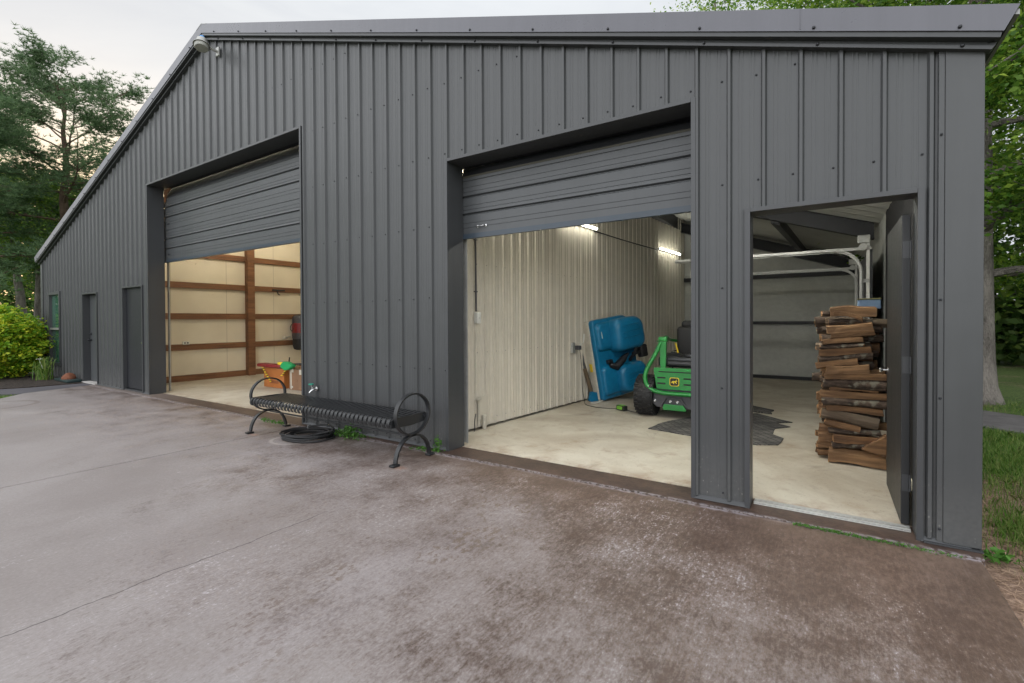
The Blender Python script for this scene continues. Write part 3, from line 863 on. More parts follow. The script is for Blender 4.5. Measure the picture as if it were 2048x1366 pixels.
o = MB().tube(smooth_path([(-3.27, 3.08, .03), (-3.1, 3.05, .018), (-2.95, 3.2, .02), (-2.7, 3.4, .05), (-2.55, 3.3, .3)]), .005, 6).build('charger_cord', M['black'], None, True); rebase(o, (-3, 3.05, .02)); tag(o, 'black lead running from the charger to the green mower', 'cord')
# pipe stub and cover plate low on the partition
t = thing('pipe_stub', 'beige pipe stub and cover plate low on the beige wall inside the door', 'pipe', (px(1.0), 1.0, 0))
x_ = px(1.05)
mb = MB(); mb.tube([(x_+.06, 1.02, .01), (x_+.06, 1.02, .16)], .028, 14); mb.lathe([(.034, .15), (.036, .155), (.036, .185), (.03, .19), (.001, .19)], (x_+.06, 1.02, 0), 'z', 14); mb.build('pipe', M['hull'], t, True)
mb = MB(); mb.box(x_+.026, x_+.034, .95, 1.14, .12, .42); mb.build('cover_plate', M['beige'], t)
mb = MB(); mb.tube([(x_+.04, .93, .05), (x_+.04, .93, .40)], .014, 8); mb.rbox((x_+.05, .915, .40), (.04, .09, .035), .01); mb.build('riser', M['hull'], t, True)
o = MB().tube(smooth_path([(x_+.05, .83, .0), (x_+.06, .82, .14), (x_+.10, .79, .24)]), .006, 6).build('wire_stub', M['dark'], None, True); rebase(o, (x_+.05, .83, 0)); tag(o, 'short dark wire sticking out of the floor by the beige wall', 'wire')

# yard light under the gable peak
t = thing('yard_light', 'grey dusk-to-dawn yard light with blue sensor on the gable peak', 'light', (-8.72, 0, 5.62))
Q = Matrix.Translation((-8.83, -.25, 5.69)) @ Matrix.Scale(.72, 4) @ Matrix.Rotation(R(-14), 4, 'Y') @ Matrix.Rotation(R(-10), 4, 'X')
mb = MB(); mb.lathe([(.001, .10), (.085, .10), (.10, .09), (.105, -.02), (.16, -.05), (.165, -.065), (.16, -.068), (.14, -.05)], n=24, M=Q); mb.build('lamp_housing', M['galv'], t, True)
mb = MB(); mb.lathe([(.14, -.05), (.135, -.10), (.12, -.135), (.001, -.145)], n=24, M=Q); mb.build('lens', mat('frosted_lens', (.33, .33, .30), .3), t, True)
mb = MB(); mb.lathe([(.05, .101), (.052, .16), (.045, .175), (.001, .178)], n=18, M=Q); mb.build('light_sensor', mat('blue_sensor', (.05, .25, .6), .3), t, True)
mb = MB(); mb.tube([(-8.80, -.02, 5.65), (-8.80, -.08, 5.65), (-8.81, -.15, 5.67), (-8.82, -.2, 5.68)], .022, 10); mb.rbox((-8.80, -.03, 5.65), (.09, .03, .14), .01); mb.build('arm', M['galv'], t, True)

# ------------------------------------------------------------------ bench
bench = thing('bench', 'long black strap metal backless bench with round end rings in front of the wall', 'bench', (-5.455, -.46, 0))
HX = 1.245
seat = MB(); prof = []
for a in np.linspace(R(230), R(70), 8): prof.append((-.215+.048*math.cos(a), .398+.052*math.sin(a)))
prof += [(-.15, .445), (-.07, .436), (.03, .434), (.12, .440), (.17, .446)]
for a in np.linspace(R(100), R(-60), 7): prof.append((.205+.042*math.cos(a), .402+.046*math.sin(a)))
n = 38
for i in range(n):
    x = -HX+.035+i*(2*HX-.07)/(n-1)
    seat.strap([(x, a, b_) for a, b_ in prof], (1, 0, 0), .040, .006)
for y in (-.2, .19): seat.box(-HX+.02, HX-.02, y-.018, y+.018, .385, .41)
seat.box(-HX+.02, HX-.02, -.02, .02, .404, .428)
seat.build('seat', M['blackmetal'], bench, True, local=True)
for sx in (-1, 1):
    x = sx*HX
    mb = MB()
    mb.prism([(-.25, .36), (-.25, .43), (-.2, .45), (.2, .45), (.24, .42), (.24, .38), (.2, .36), (.0, .345)], x-sx*.006-.005, x-sx*.006+.005, 'x')
    mb.build('seat_end_plate', M['blackmetal'], bench, local=True, bevel=.002)
    mb = MB(); pts = [(x+sx*.032, .225*math.sin(a), .465+.2*math.cos(a)) for a in np.linspace(0, 2*PI, 41)[:-1]]
    mb.strap(pts, (1, 0, 0), .046, .016, closed=True)
    for y in (-.2, .205): mb.lathe([(.001, 0), (.024, 0), (.024, sx*.008), (.012, sx*.012), (.001, sx*.012)], (x, y*.98, .41), 'x', 12)
    mb.build('armrest_ring', M['blackmetal'], bench, True, local=True)
    for sy in (-1, 1):
        mb = MB(); pts = []
        for a in np.linspace(0, R(86), 14): pts.append((x+sx*.032, sy*.232*math.sin(a)**.92, .255-.245*(1-math.cos(a))))
        mb.strap(pts, (1, 0, 0), .046, .018)
        mb.rbox((x+sx*.032, sy*.245, .012), (.066, .085, .022), .006)
        mb.build('leg', M['blackmetal'], bench, True, local=True)
    mb = MB(); mb.rbox((x+sx*.02, 0, .258), (.07, .07, .026), .008); mb.build('joint_block', M['blackmetal'], bench, True, local=True)
mb = MB(); mb.tube([(-HX, 0, .245), (HX, 0, .245)], .011, 10); mb.build('stretcher', M['blackmetal'], bench, True, local=True)

# hose coil
rr = random.Random(4); pts = []
loops = 7; N = loops*36
for i in range(N):
    a = 2*PI*i/36; k = i/36
    ra = .17+.15*((k*.41) % 1 if False else .5+.5*math.sin(k*2.35))+.015*math.sin(a*2+k); cx = .04*math.sin(k*1.7); cy = .03*math.cos(k*2.3)
    pts.append((cx+ra*1.05*math.cos(a), cy+ra*.84*math.sin(a), .013+.0075*k+.004*math.sin(a*3+k*2)))
pts += [(.33, .05, .1), (.25, .14, .115), (.1, .2, .12), (-.02, .16, .11), (-.1, .1, .10)]
t = thing('garden_hose', 'black garden hose coiled on the concrete under the bench', 'hose', (-5.93, -.44, 0), R(10))
mb = MB(); mb.tube(smooth_path(pts, 2), .0115, 8); mb.build('hose_coil', M['black'], t, True, local=True)
mb = MB(); mb.lathe([(.001, 0), (.017, 0), (.019, .02), (.019, .055), (.014, .06), (.001, .06)], M=Matrix.Translation((-.1, .1, .10)) @ Matrix.Rotation(R(-60), 4, 'Z') @ Matrix.Rotation(R(-90), 4, 'Y'), n=14); mb.build('coupling', M['chrome'], t, True, local=True)
mb = MB(); mb.tube([(-.2, -.19, .03), (-.17, -.215, .03)], .019, 12); mb.build('coupling', M['chrome'], t, True, local=True)
t = thing('water_faucet', 'outdoor spigot with a green round handle on the charcoal wall', 'faucet', (-6.36, -.02, .5))
mb = MB(); mb.tube([(-6.36, 0, .50), (-6.36, -.06, .50), (-6.37, -.09, .485), (-6.385, -.11, .455)], [.010, .012, .012, .010], 10); mb.lathe([(.03, 0), (.03, -.008), (.016, -.012)], (-6.36, -.02, .5), 'y', 14); mb.tube([(-6.37, -.08, .50), (-6.375, -.09, .56)], .009, 8); mb.build('spout', M['chrome'], t, True)
mb = MB(); mb.lathe([(.012, .555), (.032, .56), (.034, .567), (.032, .574), (.012, .578)], (-6.376, -.09, 0), 'z', 14); mb.build('handle', mat('faucet_green', (.02, .25, .17), .4), t, True)

# ------------------------------------------------------------------ boat leaning on the partition
t = thing('pedal_boat', 'blue plastic pedal boat standing on edge, leaning on the beige wall', 'boat', (-3.99, 3.74, .02))
lean = R(9)
a_ = Vector((.40, .92, 0)).normalized(); n_ = Vector((.92, -.40, 0)).normalized(); upv = Vector((0, 0, 1))
Rm = Matrix((a_, n_, upv)).transposed().to_4x4()         # local x=a (width), y=n (towards viewer), z=up
B = Matrix.Translation((-3.955, 3.74, .0)) @ Rm @ Matrix.Rotation(-R(8), 4, 'Y') @ Matrix.Rotation(R(4), 4, 'X') @ Matrix.Diagonal((.97, 1, .98, 1))


def smooth_blob(mb, outline, y0, y1, rnd, M_, mi=0, seg=4):
    """rounded slab: outline in local (x,z); front face at y1 inset by rnd with a quarter-round edge"""
    c = np.mean(outline, axis=0); n = len(outline); rings = []
    for k in range(seg+1):
        a = k/seg*PI/2; ins = rnd*(1-math.cos(a)); yy = y1-rnd+rnd*math.sin(a) if y1 > y0 else y1+rnd-rnd*math.sin(a)
        rings.append([(p[0]+(c[0]-p[0])*ins/max(.05, math.hypot(*(c-p))), yy, p[1]+(c[1]-p[1])*ins/max(.05, math.hypot(*(c-p)))) for p in np.array(outline)])
    rings.insert(0, [(p[0], y0, p[1]) for p in outline])
    vs = [M_ @ Vector(q) for r_ in rings for q in r_]; fs = []
    for i in range(len(rings)-1):
        for j in range(n): fs.append((i*n+j, i*n+(j+1) % n, (i+1)*n+(j+1) % n, (i+1)*n+j))
    fs.append(tuple(range((len(rings)-1)*n, len(rings)*n))); fs.append(tuple(range(n))[::-1]); mb.add(vs, fs, mi)


def rrect(x0, x1, z0, z1, rs, n=6):
    """rounded rectangle outline, rs = radii (bl, br, tr, tl)"""
    out = []
    for (cx, cz, a0, r_) in ((x0+rs[0], z0+rs[0], PI, rs[0]), (x1-rs[1], z0+rs[1], 1.5*PI, rs[1]), (x1-rs[2], z1-rs[2], 0, rs[2]), (x0+rs[3], z1-rs[3], .5*PI, rs[3])):
        for k in range(n+1): a = a0+k/n*PI/2; out.append((cx+r_*math.cos(a), cz+r_*math.sin(a)))
    return out


mb = MB(); smooth_blob(mb, rrect(-.01, .95, 0, 1.40, (.05, .12, .2, .06)), -.19, .0, .05, B); mb.build('hull', M['hull'], t, True)
mb = MB(); smooth_blob(mb, rrect(0, .96, .01, 1.41, (.05, .14, .22, .06)), .001, .09, .05, B)
smooth_blob(mb, rrect(.30, 1.01, .80, 1.37, (.14, .16, .2, .16), 8), .08, .36, .12, B)
smooth_blob(mb, rrect(.02, .55, .86, 1.35, (.10, .2, .2, .1), 8), .06, .17, .08, B)
smooth_blob(mb, rrect(.34, .99, .06, .56, (.16, .16, .14, .14), 8), .08, .30, .11, B)
smooth_blob(mb, rrect(.03, .5, .08, .6, (.1, .16, .16, .1), 8), .06, .15, .07, B)
for z in (1.03, 1.13, 1.24): mb.rbox((.62, .362, z), (.42, .022, .022), .01, 2, 0, B)
for z in (.19, .29, .39): mb.rbox((.65, .302, z), (.36, .022, .02), .01, 2, 0, B)
mb.build('deck', M['blue'], t, True)
mb = MB(); mb.tube([(.22, .12, .60), (.34, .16, .55), (.50, .2, .66), (.62, .22, .74)], [.05, .07, .06, .02], 10, 0, B); mb.rbox((.24, .12, .66), (.12, .08, .07), .02, 2, 0, B); mb.build('pedal_crank', M['dark'], t, True)
mb = MB(); mb.tube([(.74, .12, .60), (.74, .26, .72), (.76, .3, .84)], .03, 8, 0, B); mb.rbox((.78, .26, .72), (.16, .10, .05), .02, 2, 0, B); mb.tube([(.70, .22, .82), (.86, .22, .80)], .02, 8, 0, B); mb.build('steering_handle', M['black'], t, True)
mb = MB(); mb.rbox((.98, .22, .72), (.17, .12, .22), .03, 3, 0, B); mb.build('backrest_pad', M['black'], t, True)
mb = MB(); mb.prism([(.0, .02), (-.13, .0), (-.19, .06), (-.12, .2), (.0, .16)], -.10, -.04, 'y', 0, B); mb.build('rudder', M['blue'], t)
mb = MB(); mb.box(-.018, -.0105, -.12, -.06, .52, .66, 0, B); mb.build('sticker', M['yellow'], t)
mb = MB(); mb.box(.10, .115, .1705, .173, 1.08, 1.2, 0, B); mb.build('decal', M['white'], t)
mb = MB(); mb.tube(smooth_path([tuple(B @ Vector(q)) for q in [(.06, -.14, 1.42), (-.06, -.16, 1.42), (-.12, -.16, 1.34), (-.12, -.15, 1.1), (-.07, -.14, 1.05), (-.02, -.12, 1.2)]]), .014, 8); mb.build('tube_frame', M['white'], t, True)
mb = MB(); mb.tube([tuple(B @ Vector(q)) for q in [(-.12, -.17, 1.16), (-.10, -.18, .7), (.0, -.16, .1)]], .03, 8); mb.build('axle_rail', M['greydeck'], t, True)
mb = MB(); mb.tube([tuple(B @ Vector(q)) for q in [(-.10, -.16, .60), (-.03, -.15, .05)]], .035, 8, 0); mb.build('axle_rail', mat('brown_post', (.12, .085, .05), .8), t, True)
o = MB().tube(smooth_path([(-4.02, 3.45, .02), (-3.9, 3.42, .03), (-3.84, 3.55, .06)]), .008, 6).build('white_cord', M['white'], None, True); rebase(o, (-4.02, 3.45, .02)); tag(o, 'short white cord at the foot of the blue boat', 'cord')

# ------------------------------------------------------------------ mower (rear towards the door)
mw = thing('zero_turn_mower', 'green zero-turn lawn mower with black tyres parked facing away inside the bay', 'mower', (-2.51, 2.9, .012))


def wheel(x, y, r_, wd, treads, nm='wheel'):
    mb = MB(); mb.lathe([(r_*.55, -wd/2), (r_*.9, -wd/2), (r_*.97, -wd*.4), (r_, -wd*.25), (r_, wd*.25), (r_*.97, wd*.4), (r_*.9, wd/2), (r_*.55, wd/2)], (x, y, r_), 'x', 32)
    if treads:
        for i in range(26):
            a = 2*PI*i/26
            for k in range(4):
                aa = a+(.06 if k % 2 else -.06)
                T = Matrix.Translation((x, y, r_)) @ Matrix.Rotation(aa, 4, 'X')
                mb.rbox(((k-1.5)*wd*.24, 0, r_*.985), (wd*.2, .034, .024), .004, 1, 0, T @ Matrix.Translation((0, 0, 0)) @ Matrix.Identity(4))
    w_ = mb.build(nm, M['black'], mw, True, local=True)
    mb = MB(); mb.lathe([(.001, -wd*.3), (r_*.3, -wd*.3), (r_*.5, -wd*.4), (r_*.56, -wd*.42), (r_*.56, wd*.42), (r_*.5, wd*.4), (r_*.3, wd*.3), (.001, wd*.3)], (x, y, r_), 'x', 24)
    mb.build('rim', M['yellow'], w_, True, local=True)


wheel(-.42, .16, .285, .27, True); wheel(.62, .16, .285, .27, True)
wheel(-.38, 1.75, .16, .14, False); wheel(.6, 1.75, .16, .14, False)
mb = MB()
mb.prism([(-.245, .40), (-.29, .68), (-.27, .70), (.27, .70), (.29, .68), (.245, .40)], .0, .03, 'y')
mb.build('rear_panel', M['greenpaint'], mw, True, bevel=.008, local=True)
mb = MB()
for sx in (-1, 1):
    for z in (.560, .480): mb.rbox((sx*.18, -.002, z), (.115, .01, .02), .008)
mb.rbox((0, -.002, .645), (.44, .01, .014), .005)
mb.build('vent_slot', M['black'], mw, local=True)
half = [(-.18, .06, 1.10), (-.23, .04, .98), (-.29, .0, .84), (-.36, -.03, .70), (-.395, -.05, .58), (-.375, -.06, .47), (-.30, -.07, .395), (-.18, -.07, .362), (0, -.07, .355)]
full = half+[(.24-a, b_, c) for a, b_, c in half[-2::-1]]
full = smooth_path(full, 4)
mb = MB(); mb.tube(full, .030, 10); mb.build('rear_guard', M['greenpaint'], mw, True, local=True)
for sx in (-1,):
    mb = MB(); mb.prism([(sx*.13, .70), (sx*.20, .70), (sx*.215, 1.08), (sx*.12, 1.12)], .03, .075, 'y'); mb.rbox((sx*.17, .05, 1.10), (.12, .07, .07), .02); mb.tube([(sx*.10, .05, 1.07), (sx*.26, .05, 1.07)], .008, 6)
    mb.build('roll_bar_stub', M['greenpaint'], mw, True, local=True)
# roll bar folded down forwards
mb = MB(); mb.tube(smooth_path([(-.16, .07, 1.10), (-.22, .4, 1.12), (-.26, .9, 1.05), (.12, 1.0, 1.03), (.5, .9, 1.05), (.46, .4, 1.12), (.42, .07, 1.10)]), .022, 8); mb.build('roll_bar', M['greenpaint'], mw, True, local=True)
mb = MB(); mb.prism([(-.30, .36), (-.30, .20), (-.24, .15), (.24, .15), (.30, .20), (.30, .36)], -.02, .03, 'y'); mb.box(-.34, .34, .031, .6, .2, .40); mb.build('rear_frame', M['greydeck'], mw, local=True, bevel=.004)
mb = MB()
for x in (-.265, -.05, .045): mb.lathe([(.001, -.032), (.012, -.034), (.02, -.03), (.02, -.02)], (x, 0, .235), 'y', 12)
mb.build('bolt', M['chrome'], mw, True, local=True)
mb = MB(); mb.tube([(-.17, -.035, .17), (-.10, -.04, .285), (.10, -.04, .285), (.17, -.035, .17)], .012, 6); mb.build('hitch_frame', M['greydeck'], mw, True, local=True)
mb = MB(); mb.prism([(-.15, .14), (-.13, .20), (.13, .20), (.17, .14), (.16, .12), (-.14, .12)], -.06, -.03, 'y'); mb.build('hitch_plate', M['greenpaint'], mw, local=True, bevel=.006)
# badge: black plate, yellow border, leaping deer silhouette
mb = MB(); mb.prism(rrect(-.065, .065, .45, .57, (.03, .03, .025, .025), 4), -.006, -.001, 'y'); bd = mb.build('badge', M['yellow'], mw, local=True)
mb = MB(); mb.prism(rrect(-.055, .055, .459, .561, (.025, .025, .02, .02), 4), -.009, -.0065, 'y'); mb.build('badge_field', M['black'], bd, local=True)
deer = [(-.045, .520), (-.038, .527), (-.030, .528), (-.035, .545), (-.028, .545), (-.022, .530), (-.014, .523), (.010, .524), (.028, .520), (.038, .508), (.046, .494), (.040, .492), (.030, .502), (.022, .500), (.012, .486), (.004, .478), (.000, .484), (.008, .500), (-.002, .506), (-.014, .504), (-.020, .494), (-.034, .484), (-.036, .490), (-.026, .500), (-.026, .510), (-.034, .517)]
mb = MB(); mb.prism([(-a, b_) for a, b_ in deer][::-1], -.0105, -.0095, 'y'); mb.build('deer_emblem', M['yellow'], bd, local=True)
mb = MB(); mb.tube([(-.10, .10, .76), (.26, .10, .755)], .055, 14); mb.rbox((.0, .28, .78), (.5, .4, .14), .03); mb.lathe([(.001, .80), (.13, .80), (.14, .83), (.14, .86), (.10, .89), (.03, .90), (.001, .90)], (-.08, .28, 0), 'z', 20); mb.rbox((.18, .3, .86), (.16, .2, .06), .02); mb.build('engine', M['blackmetal'], mw, True, local=True)
mb = MB(); mb.lathe([(.001, .90), (.04, .90), (.045, .915), (.001, .92)], (-.08, .28, 0), 'z', 14); mb.build('engine_cap', M['chrome'], mw, True, local=True)
mb = MB(); mb.rbox((.12, .72, 1.02), (.52, .14, .50), .05, 3); mb.rbox((.12, .74, 1.30), (.40, .12, .12), .05, 3); mb.rbox((.12, .98, .75), (.52, .5, .12), .05, 3); st = mb.build('seat', M['black'], mw, True, local=True)
mb = MB(); mb.tube([(-.155, .66, 1.02), (-.10, .63, .85), (-.08, .62, .72)], .012, 6); mb.build('seat_stripe', M['yellow'], st, True, local=True)
mb = MB(); mb.rbox((0, 1.2, .26), (1.2, .75, .14), .05, 3); mb.build('mowing_deck', M['greenpaint'], mw, True, local=True)
mb = MB(); mb.rbox((0, 1.0, .45), (.55, .95, .2), .04, 3); mb.rbox((0, 1.72, .36), (.8, .08, .08), .02); mb.build('chassis', M['greenpaint'], mw, True, local=True)
for sx in (-1, 1):
    mb = MB(); mb.tube([(sx*.33, 1.15, .55), (sx*.33, 1.2, .85), (sx*.1, 1.15, .95)], .014, 8); mb.build('steering_lever', M['black'], mw, True, local=True)

# floor mat (frayed) in two pieces
mb = MB(); P = [(-2.631, 2.105), (-2.596, 2.438), (-2.5, 2.76), (-2.359, 3.086), (-1.593, 3.901), (-1.284, 3.592), (-1.123, 3.463), (-1.304, 3.30), (-1.17, 3.18), (-1.128, 3.141), (-1.281, 2.946), (-1.282, 2.569), (-1.158, 2.417), (-1.187, 2.057), (-1.379, 1.937), (-1.707, 1.965), (-2.107, 1.995)]
rr = random.Random(2); PP = []
for (a, b_), (c, d) in zip(P, P[1:]+P[:1]):
    PP.append((a, b_)); n_s = max(1, int(math.hypot(c-a, d-b_)/.12))
    for k in range(1, n_s): PP.append((a+(c-a)*k/n_s+rr.uniform(-.012, .012), b_+(d-b_)*k/n_s+rr.uniform(-.012, .012)))
mb.prism(PP, .0095, .019)
m, g, b = newmat('woven_mat'); x, y, z = g.xyz(); n = g.noise(3, 4); wv = g.noise(60, 3, .7, g.scaled((.12, 1, 1)))
gr = ((x*.8+y*.6)*11)._m('FRACT').step(.12, .2)*((y*.8-x*.6)*5)._m('FRACT').step(.06, .12)
put(g, b, 'Base Color', g.mix((wv*.6+n*.4).step(.4, .6)*gr, (.03, .03, .03), (.15, .14, .13))); put(g, b, 'Roughness', .95); bump(g, b, wv, 1, .008); M['mat'] = m
o = mb.build('floor_mat', M['mat']); rebase(o, (-1.8, 2.7, .01)); tag(o, 'large frayed dark woven mat on the concrete floor under the mower', 'mat')
mb = MB(); mb.prism([(-1.846, 4.63), (-1.652, 4.435), (-1.403, 4.247), (-1.44, 4.12), (-1.405, 3.95), (-1.58, 3.98), (-1.762, 4.05)], .0095, .03); o = mb.build('floor_mat', M['mat']); rebase(o, (-1.6, 4.2, .01)); tag(o, 'small dark torn mat lying behind the large frayed one', 'mat')

# ------------------------------------------------------------------ firewood
LOGS = [((-0.716, 1.454, -0.365, 1.449, 0.095), 'split', 'brown split log with flat face'),
 ((-0.694, 1.435, -0.464, 1.375, 0.045), 'thin', 'thin pale stick tilting right'),
 ((-0.731, 1.352, -0.394, 1.352, 0.061), 'dark', 'dark bark-backed log'),
 ((-0.747, 1.282, -0.389, 1.315, 0.075), 'split', 'brown split log rising right'),
 ((-0.71, 1.225, -0.379, 1.26, 0.066), 'light', 'pale wavy split log'),
 ((-0.779, 1.160, -0.463, 1.195, 0.05), 'light', 'thin brown split log'),
 ((-0.795, 1.112, -0.453, 1.142, 0.056), 'dark', 'blackish bark log'),
 ((-0.8, 1.057, -0.403, 1.10, 0.072), 'split', 'brown split log'),
 ((-0.811, 0.990, -0.393, 1.050, 0.074), 'dark', 'grey-brown log rising right'),
 ((-0.833, 0.925, -0.498, 0.985, 0.068), 'light', 'pale bent log jutting left'),
 ((-0.751, 0.890, -0.413, 0.915, 0.08), 'light', 'tan split log'),
 ((-0.762, 0.832, -0.286, 0.848, 0.06), 'split', 'long brown split log'),
 ((-0.773, 0.763, -0.286, 0.770, 0.1), 'bark', 'thick log with lichen-flecked bark'),
 ((-0.719, 0.705, -0.344, 0.710, 0.045), 'thin', 'thin pale arched split stick'),
 ((-0.794, 0.660, -0.281, 0.665, 0.071), 'split', 'long tan split log'),
 ((-0.783, 0.590, -0.281, 0.597, 0.08), 'bark', 'round bark log with pale end'),
 ((-0.745, 0.532, -0.309, 0.516, 0.063), 'split', 'reddish split log'),
 ((-0.794, 0.470, -0.335, 0.412, 0.105), 'grey', 'thick grey weathered log tilting right'),
 ((-0.761, 0.386, -0.481, 0.343, 0.07), 'light', 'short orange split log'),
 ((-0.729, 0.310, -0.323, 0.325, 0.063), 'bark', 'round lichen-flecked bark log'),
 ((-0.691, 0.248, -0.304, 0.262, 0.07), 'split', 'brown split log'),
 ((-0.702, 0.175, -0.381, 0.200, 0.064), 'bark', 'dark round bark log'),
 ((-0.723, 0.077, -0.288, 0.080, 0.137), 'light', 'big orange-brown split log on the floor')]
ORD = ['topmost', 'second', 'third', 'fourth', 'fifth', 'sixth', 'seventh', 'eighth', 'ninth', 'tenth', 'eleventh', 'twelfth', 'thirteenth', 'fourteenth', 'fifteenth', 'sixteenth', 'seventeenth', 'eighteenth', 'nineteenth', 'twentieth', 'twenty-first', 'twenty-second', 'lowest']


def make_log(x0, z0, x1, z1, th, y, kind, seed, dep=None):
    rr = random.Random(seed); L = math.hypot(x1-x0, z1-z0); n = 9
    rnd = kind in ('bark',); m_ = 12
    hy = (dep or th)*.5*rr.uniform(.95, 1.3); hz = th*.5
    sec = []
    if rnd or kind == 'dark':
        for j in range(m_):
            a = 2*PI*j/m_; sec.append((math.cos(a)*rr.uniform(.93, 1.05), math.sin(a)*rr.uniform(.93, 1.05)))
    else:                                              # split piece: few flat faces, bark arc on the far side
        sk = rr.uniform(-.5, .5); tp = rr.uniform(.25, .95)
        base = [(-1, -.9), (-1.0, tp*.9), (-.35+sk*.3, 1), (.45, .8), (.95, .1), (.7, -.75), (.1, -1.0), (-.6, -1.0)]
        if rr.random() < .4: base = [(a, -b_) for a, b_ in base][::-1]
        sec = [(a+rr.uniform(-.06, .06), b_+rr.uniform(-.05, .05)) for a, b_ in base]; m_ = 8
    bend = rr.uniform(-.08, .16)*th; bend2 = rr.uniform(-.04, .04)*th
    if kind == 'thin': bend = th*.5
    t0, t1 = rr.uniform(.82, 1.05), rr.uniform(.85, 1.05)
    vs = []; an = math.atan2(z1-z0, x1-x0)
    for i in range(n):
        u = i/(n-1); sc = t0+(t1-t0)*u
        zz_ = 1+.10*math.sin(u*5+seed)
        for j, (a, b_) in enumerate(sec):
            jit = 1+rr.uniform(-.035, .035)
            X = (u-.5)*L+(rr.uniform(-.008, .008) if i in (0, n-1) else 0)
            Y = a*hy*sc*jit; Z = b_*hz*sc*jit*zz_+bend*math.sin(u*PI)+bend2*math.sin(u*2*PI)
            vs.append((X, Y, Z))
    mb = MB(); fs = []
    for i in range(n-1):
        for j in range(m_): fs.append((i*m_+j, i*m_+(j+1) % m_, (i+1)*m_+(j+1) % m_, (i+1)*m_+j))
    mi = [1 if rnd or (kind == 'dark' and True) else 0]*len(fs)
    if kind in ('split', 'light', 'thin'):
        for q in range(len(fs)):
            j = q % m_
            if sec[j][0]+sec[(j+1) % m_][0] > .3: mi[q] = 1
    if kind == 'grey': mi = [2]*len(fs)
    base = len(mb.v); mb.add(vs, fs); mb.m = mi
    mb.add([vs[j] for j in range(m_)], [tuple(range(m_))], 3); mb.add([vs[(n-1)*m_+j] for j in range(m_)], [tuple(range(m_))], 3)
    o = mb.build('firewood_log', [M['split'], M['logbark'], M['grey_split'], M['logend']], None, rnd)
    o.location = ((x0+x1)/2, y, (z0+z1)/2+bend*0); o.rotation_euler = (0, -an, rr.uniform(-.06, .06))
    return o


rl = random.Random(11)
KN = {'split': 'brown split', 'bark': 'round bark-covered', 'light': 'pale split', 'dark': 'dark bark-backed', 'grey': 'grey weathered'}
NO = ['lowest']+ORD[1:20]
for i, (c, kind, desc) in enumerate(LOGS):
    o = make_log(*c[:4], c[4]*1.06, 1.66+rl.uniform(-.015, .02), kind, 100+i, max(.10, c[4]))
    if i == len(LOGS)-1: o.location.z = .082
    tag(o, f'{desc}, {ORD[i]} from the top of the front woodpile row' if i not in (0, 22) else f'{desc}, {ORD[i]} log in the front of the woodpile', 'firewood', 'firewood logs in the stack')
mb = MB(); mb.prism([(-.115, -.05), (.065, -.10), (.08, .08), (.065, .10)], -.06, .05, 'y'); o = mb.build('firewood_log', [M['split']], None, bevel=.006)
o.location = (-.36, 1.60, .235); tag(o, 'triangular wedge of split wood on the big lowest log at the right of the woodpile', 'firewood', 'firewood logs in the stack')
z = .06
for i in range(18):
    th = rl.uniform(.07, .095); x0 = -.80+rl.uniform(-.035, .05); L = rl.uniform(.40, .50)
    k = rl.choice(['split', 'bark', 'light', 'dark', 'grey'])
    o = make_log(x0, z, x0+L, z+rl.uniform(-.02, .02), th*1.05, 1.80+rl.uniform(-.01, .01), k, 300+i, .11)
    tag(o, f'{KN[k]} log, {NO[i]} from the floor in the second row of the woodpile', 'firewood', 'firewood logs in the second row'); z += .081
z = .06
for i in range(17):
    th = rl.uniform(.07, .1); x0 = -.82+rl.uniform(-.05, .07); L = rl.uniform(.42, .52)
    k = rl.choice(['split', 'bark', 'light', 'dark', 'split'])
    o = make_log(x0, z, x0+L, z+rl.uniform(-.02, .02), th*1.05, 1.95+rl.uniform(-.01, .01), k, 500+i, .11)
    tag(o, f'{KN[k]} log, {NO[i]} from the floor in the rearmost row of the woodpile', 'firewood', 'firewood logs in the rear row'); z += .081
t = thing('storage_box', 'small pale blue box on top of the woodpile by the open door', 'box', (-.40, 1.95, 1.47))
MB().rbox((-.40, 1.95, 1.525), (.18, .16, .09), .008).build('box_body', mat('pale_blue_card', (.13, .2, .30), .5), t); MB().rbox((-.40, 1.95, 1.577), (.186, .166, .012), .004).build('lid', mat('olive_lid', (.16, .15, .05), .6), t)

# ------------------------------------------------------------------ things in the left bay
M['card'] = mat('cardboard', (.22, .12, .065), .8, 0, .15); M['orangebox'] = mat('orange_box', (.36, .12, .025), .6, 0, .15)
t = thing('cardboard_box', 'orange-brown box standing on the bay floor, left of the pair', 'box', (-10.37, 2.0, .01))
MB().rbox((-10.37, 2.03, .215), (.74, .56, .405), .006).build('box_body', M['orangebox'], t)
mb = MB(); mb.box(-10.50, -10.2, 1.7475, 1.749, .10, .16); mb.box(-10.48, -10.22, 1.7475, 1.749, .19, .2); mb.build('print', mat('box_print', (.22, .07, .02), .7), t)
MB().box(-10.72, -10.02, 1.74, 2.3, .418, .424).build('flap', M['card'], t)
t = thing('cardboard_box', 'plain brown cardboard box with torn tape, right of the pair beside the pier', 'box', (-9.5, 2.05, .01))
MB().rbox((-9.52, 2.02, .215), (.68, .5, .41), .006).build('box_body', M['card'], t)
mb = MB(); mb.rbox((-9.72, 1.762, .40), (.06, .006, .07), .002); mb.rbox((-9.45, 1.762, .38), (.10, .006, .10), .002); mb.box(-9.80, -9.76, 1.764, 1.768, .02, .43); mb.rbox((-9.74, 1.765, .07), (.05, .004, .04), .002); mb.build('tape', M['hull'], t)
mb = MB(); mb.prism([(-9.62, .19), (-9.56, .19), (-9.59, .23)], 1.765, 1.768, 'y'); mb.build('print', M['wood'], t)
mb = MB(); mb.box(-9.9, -9.2, 1.76, 2.26, .424, .43); mb.build('flap', M['card'], t)
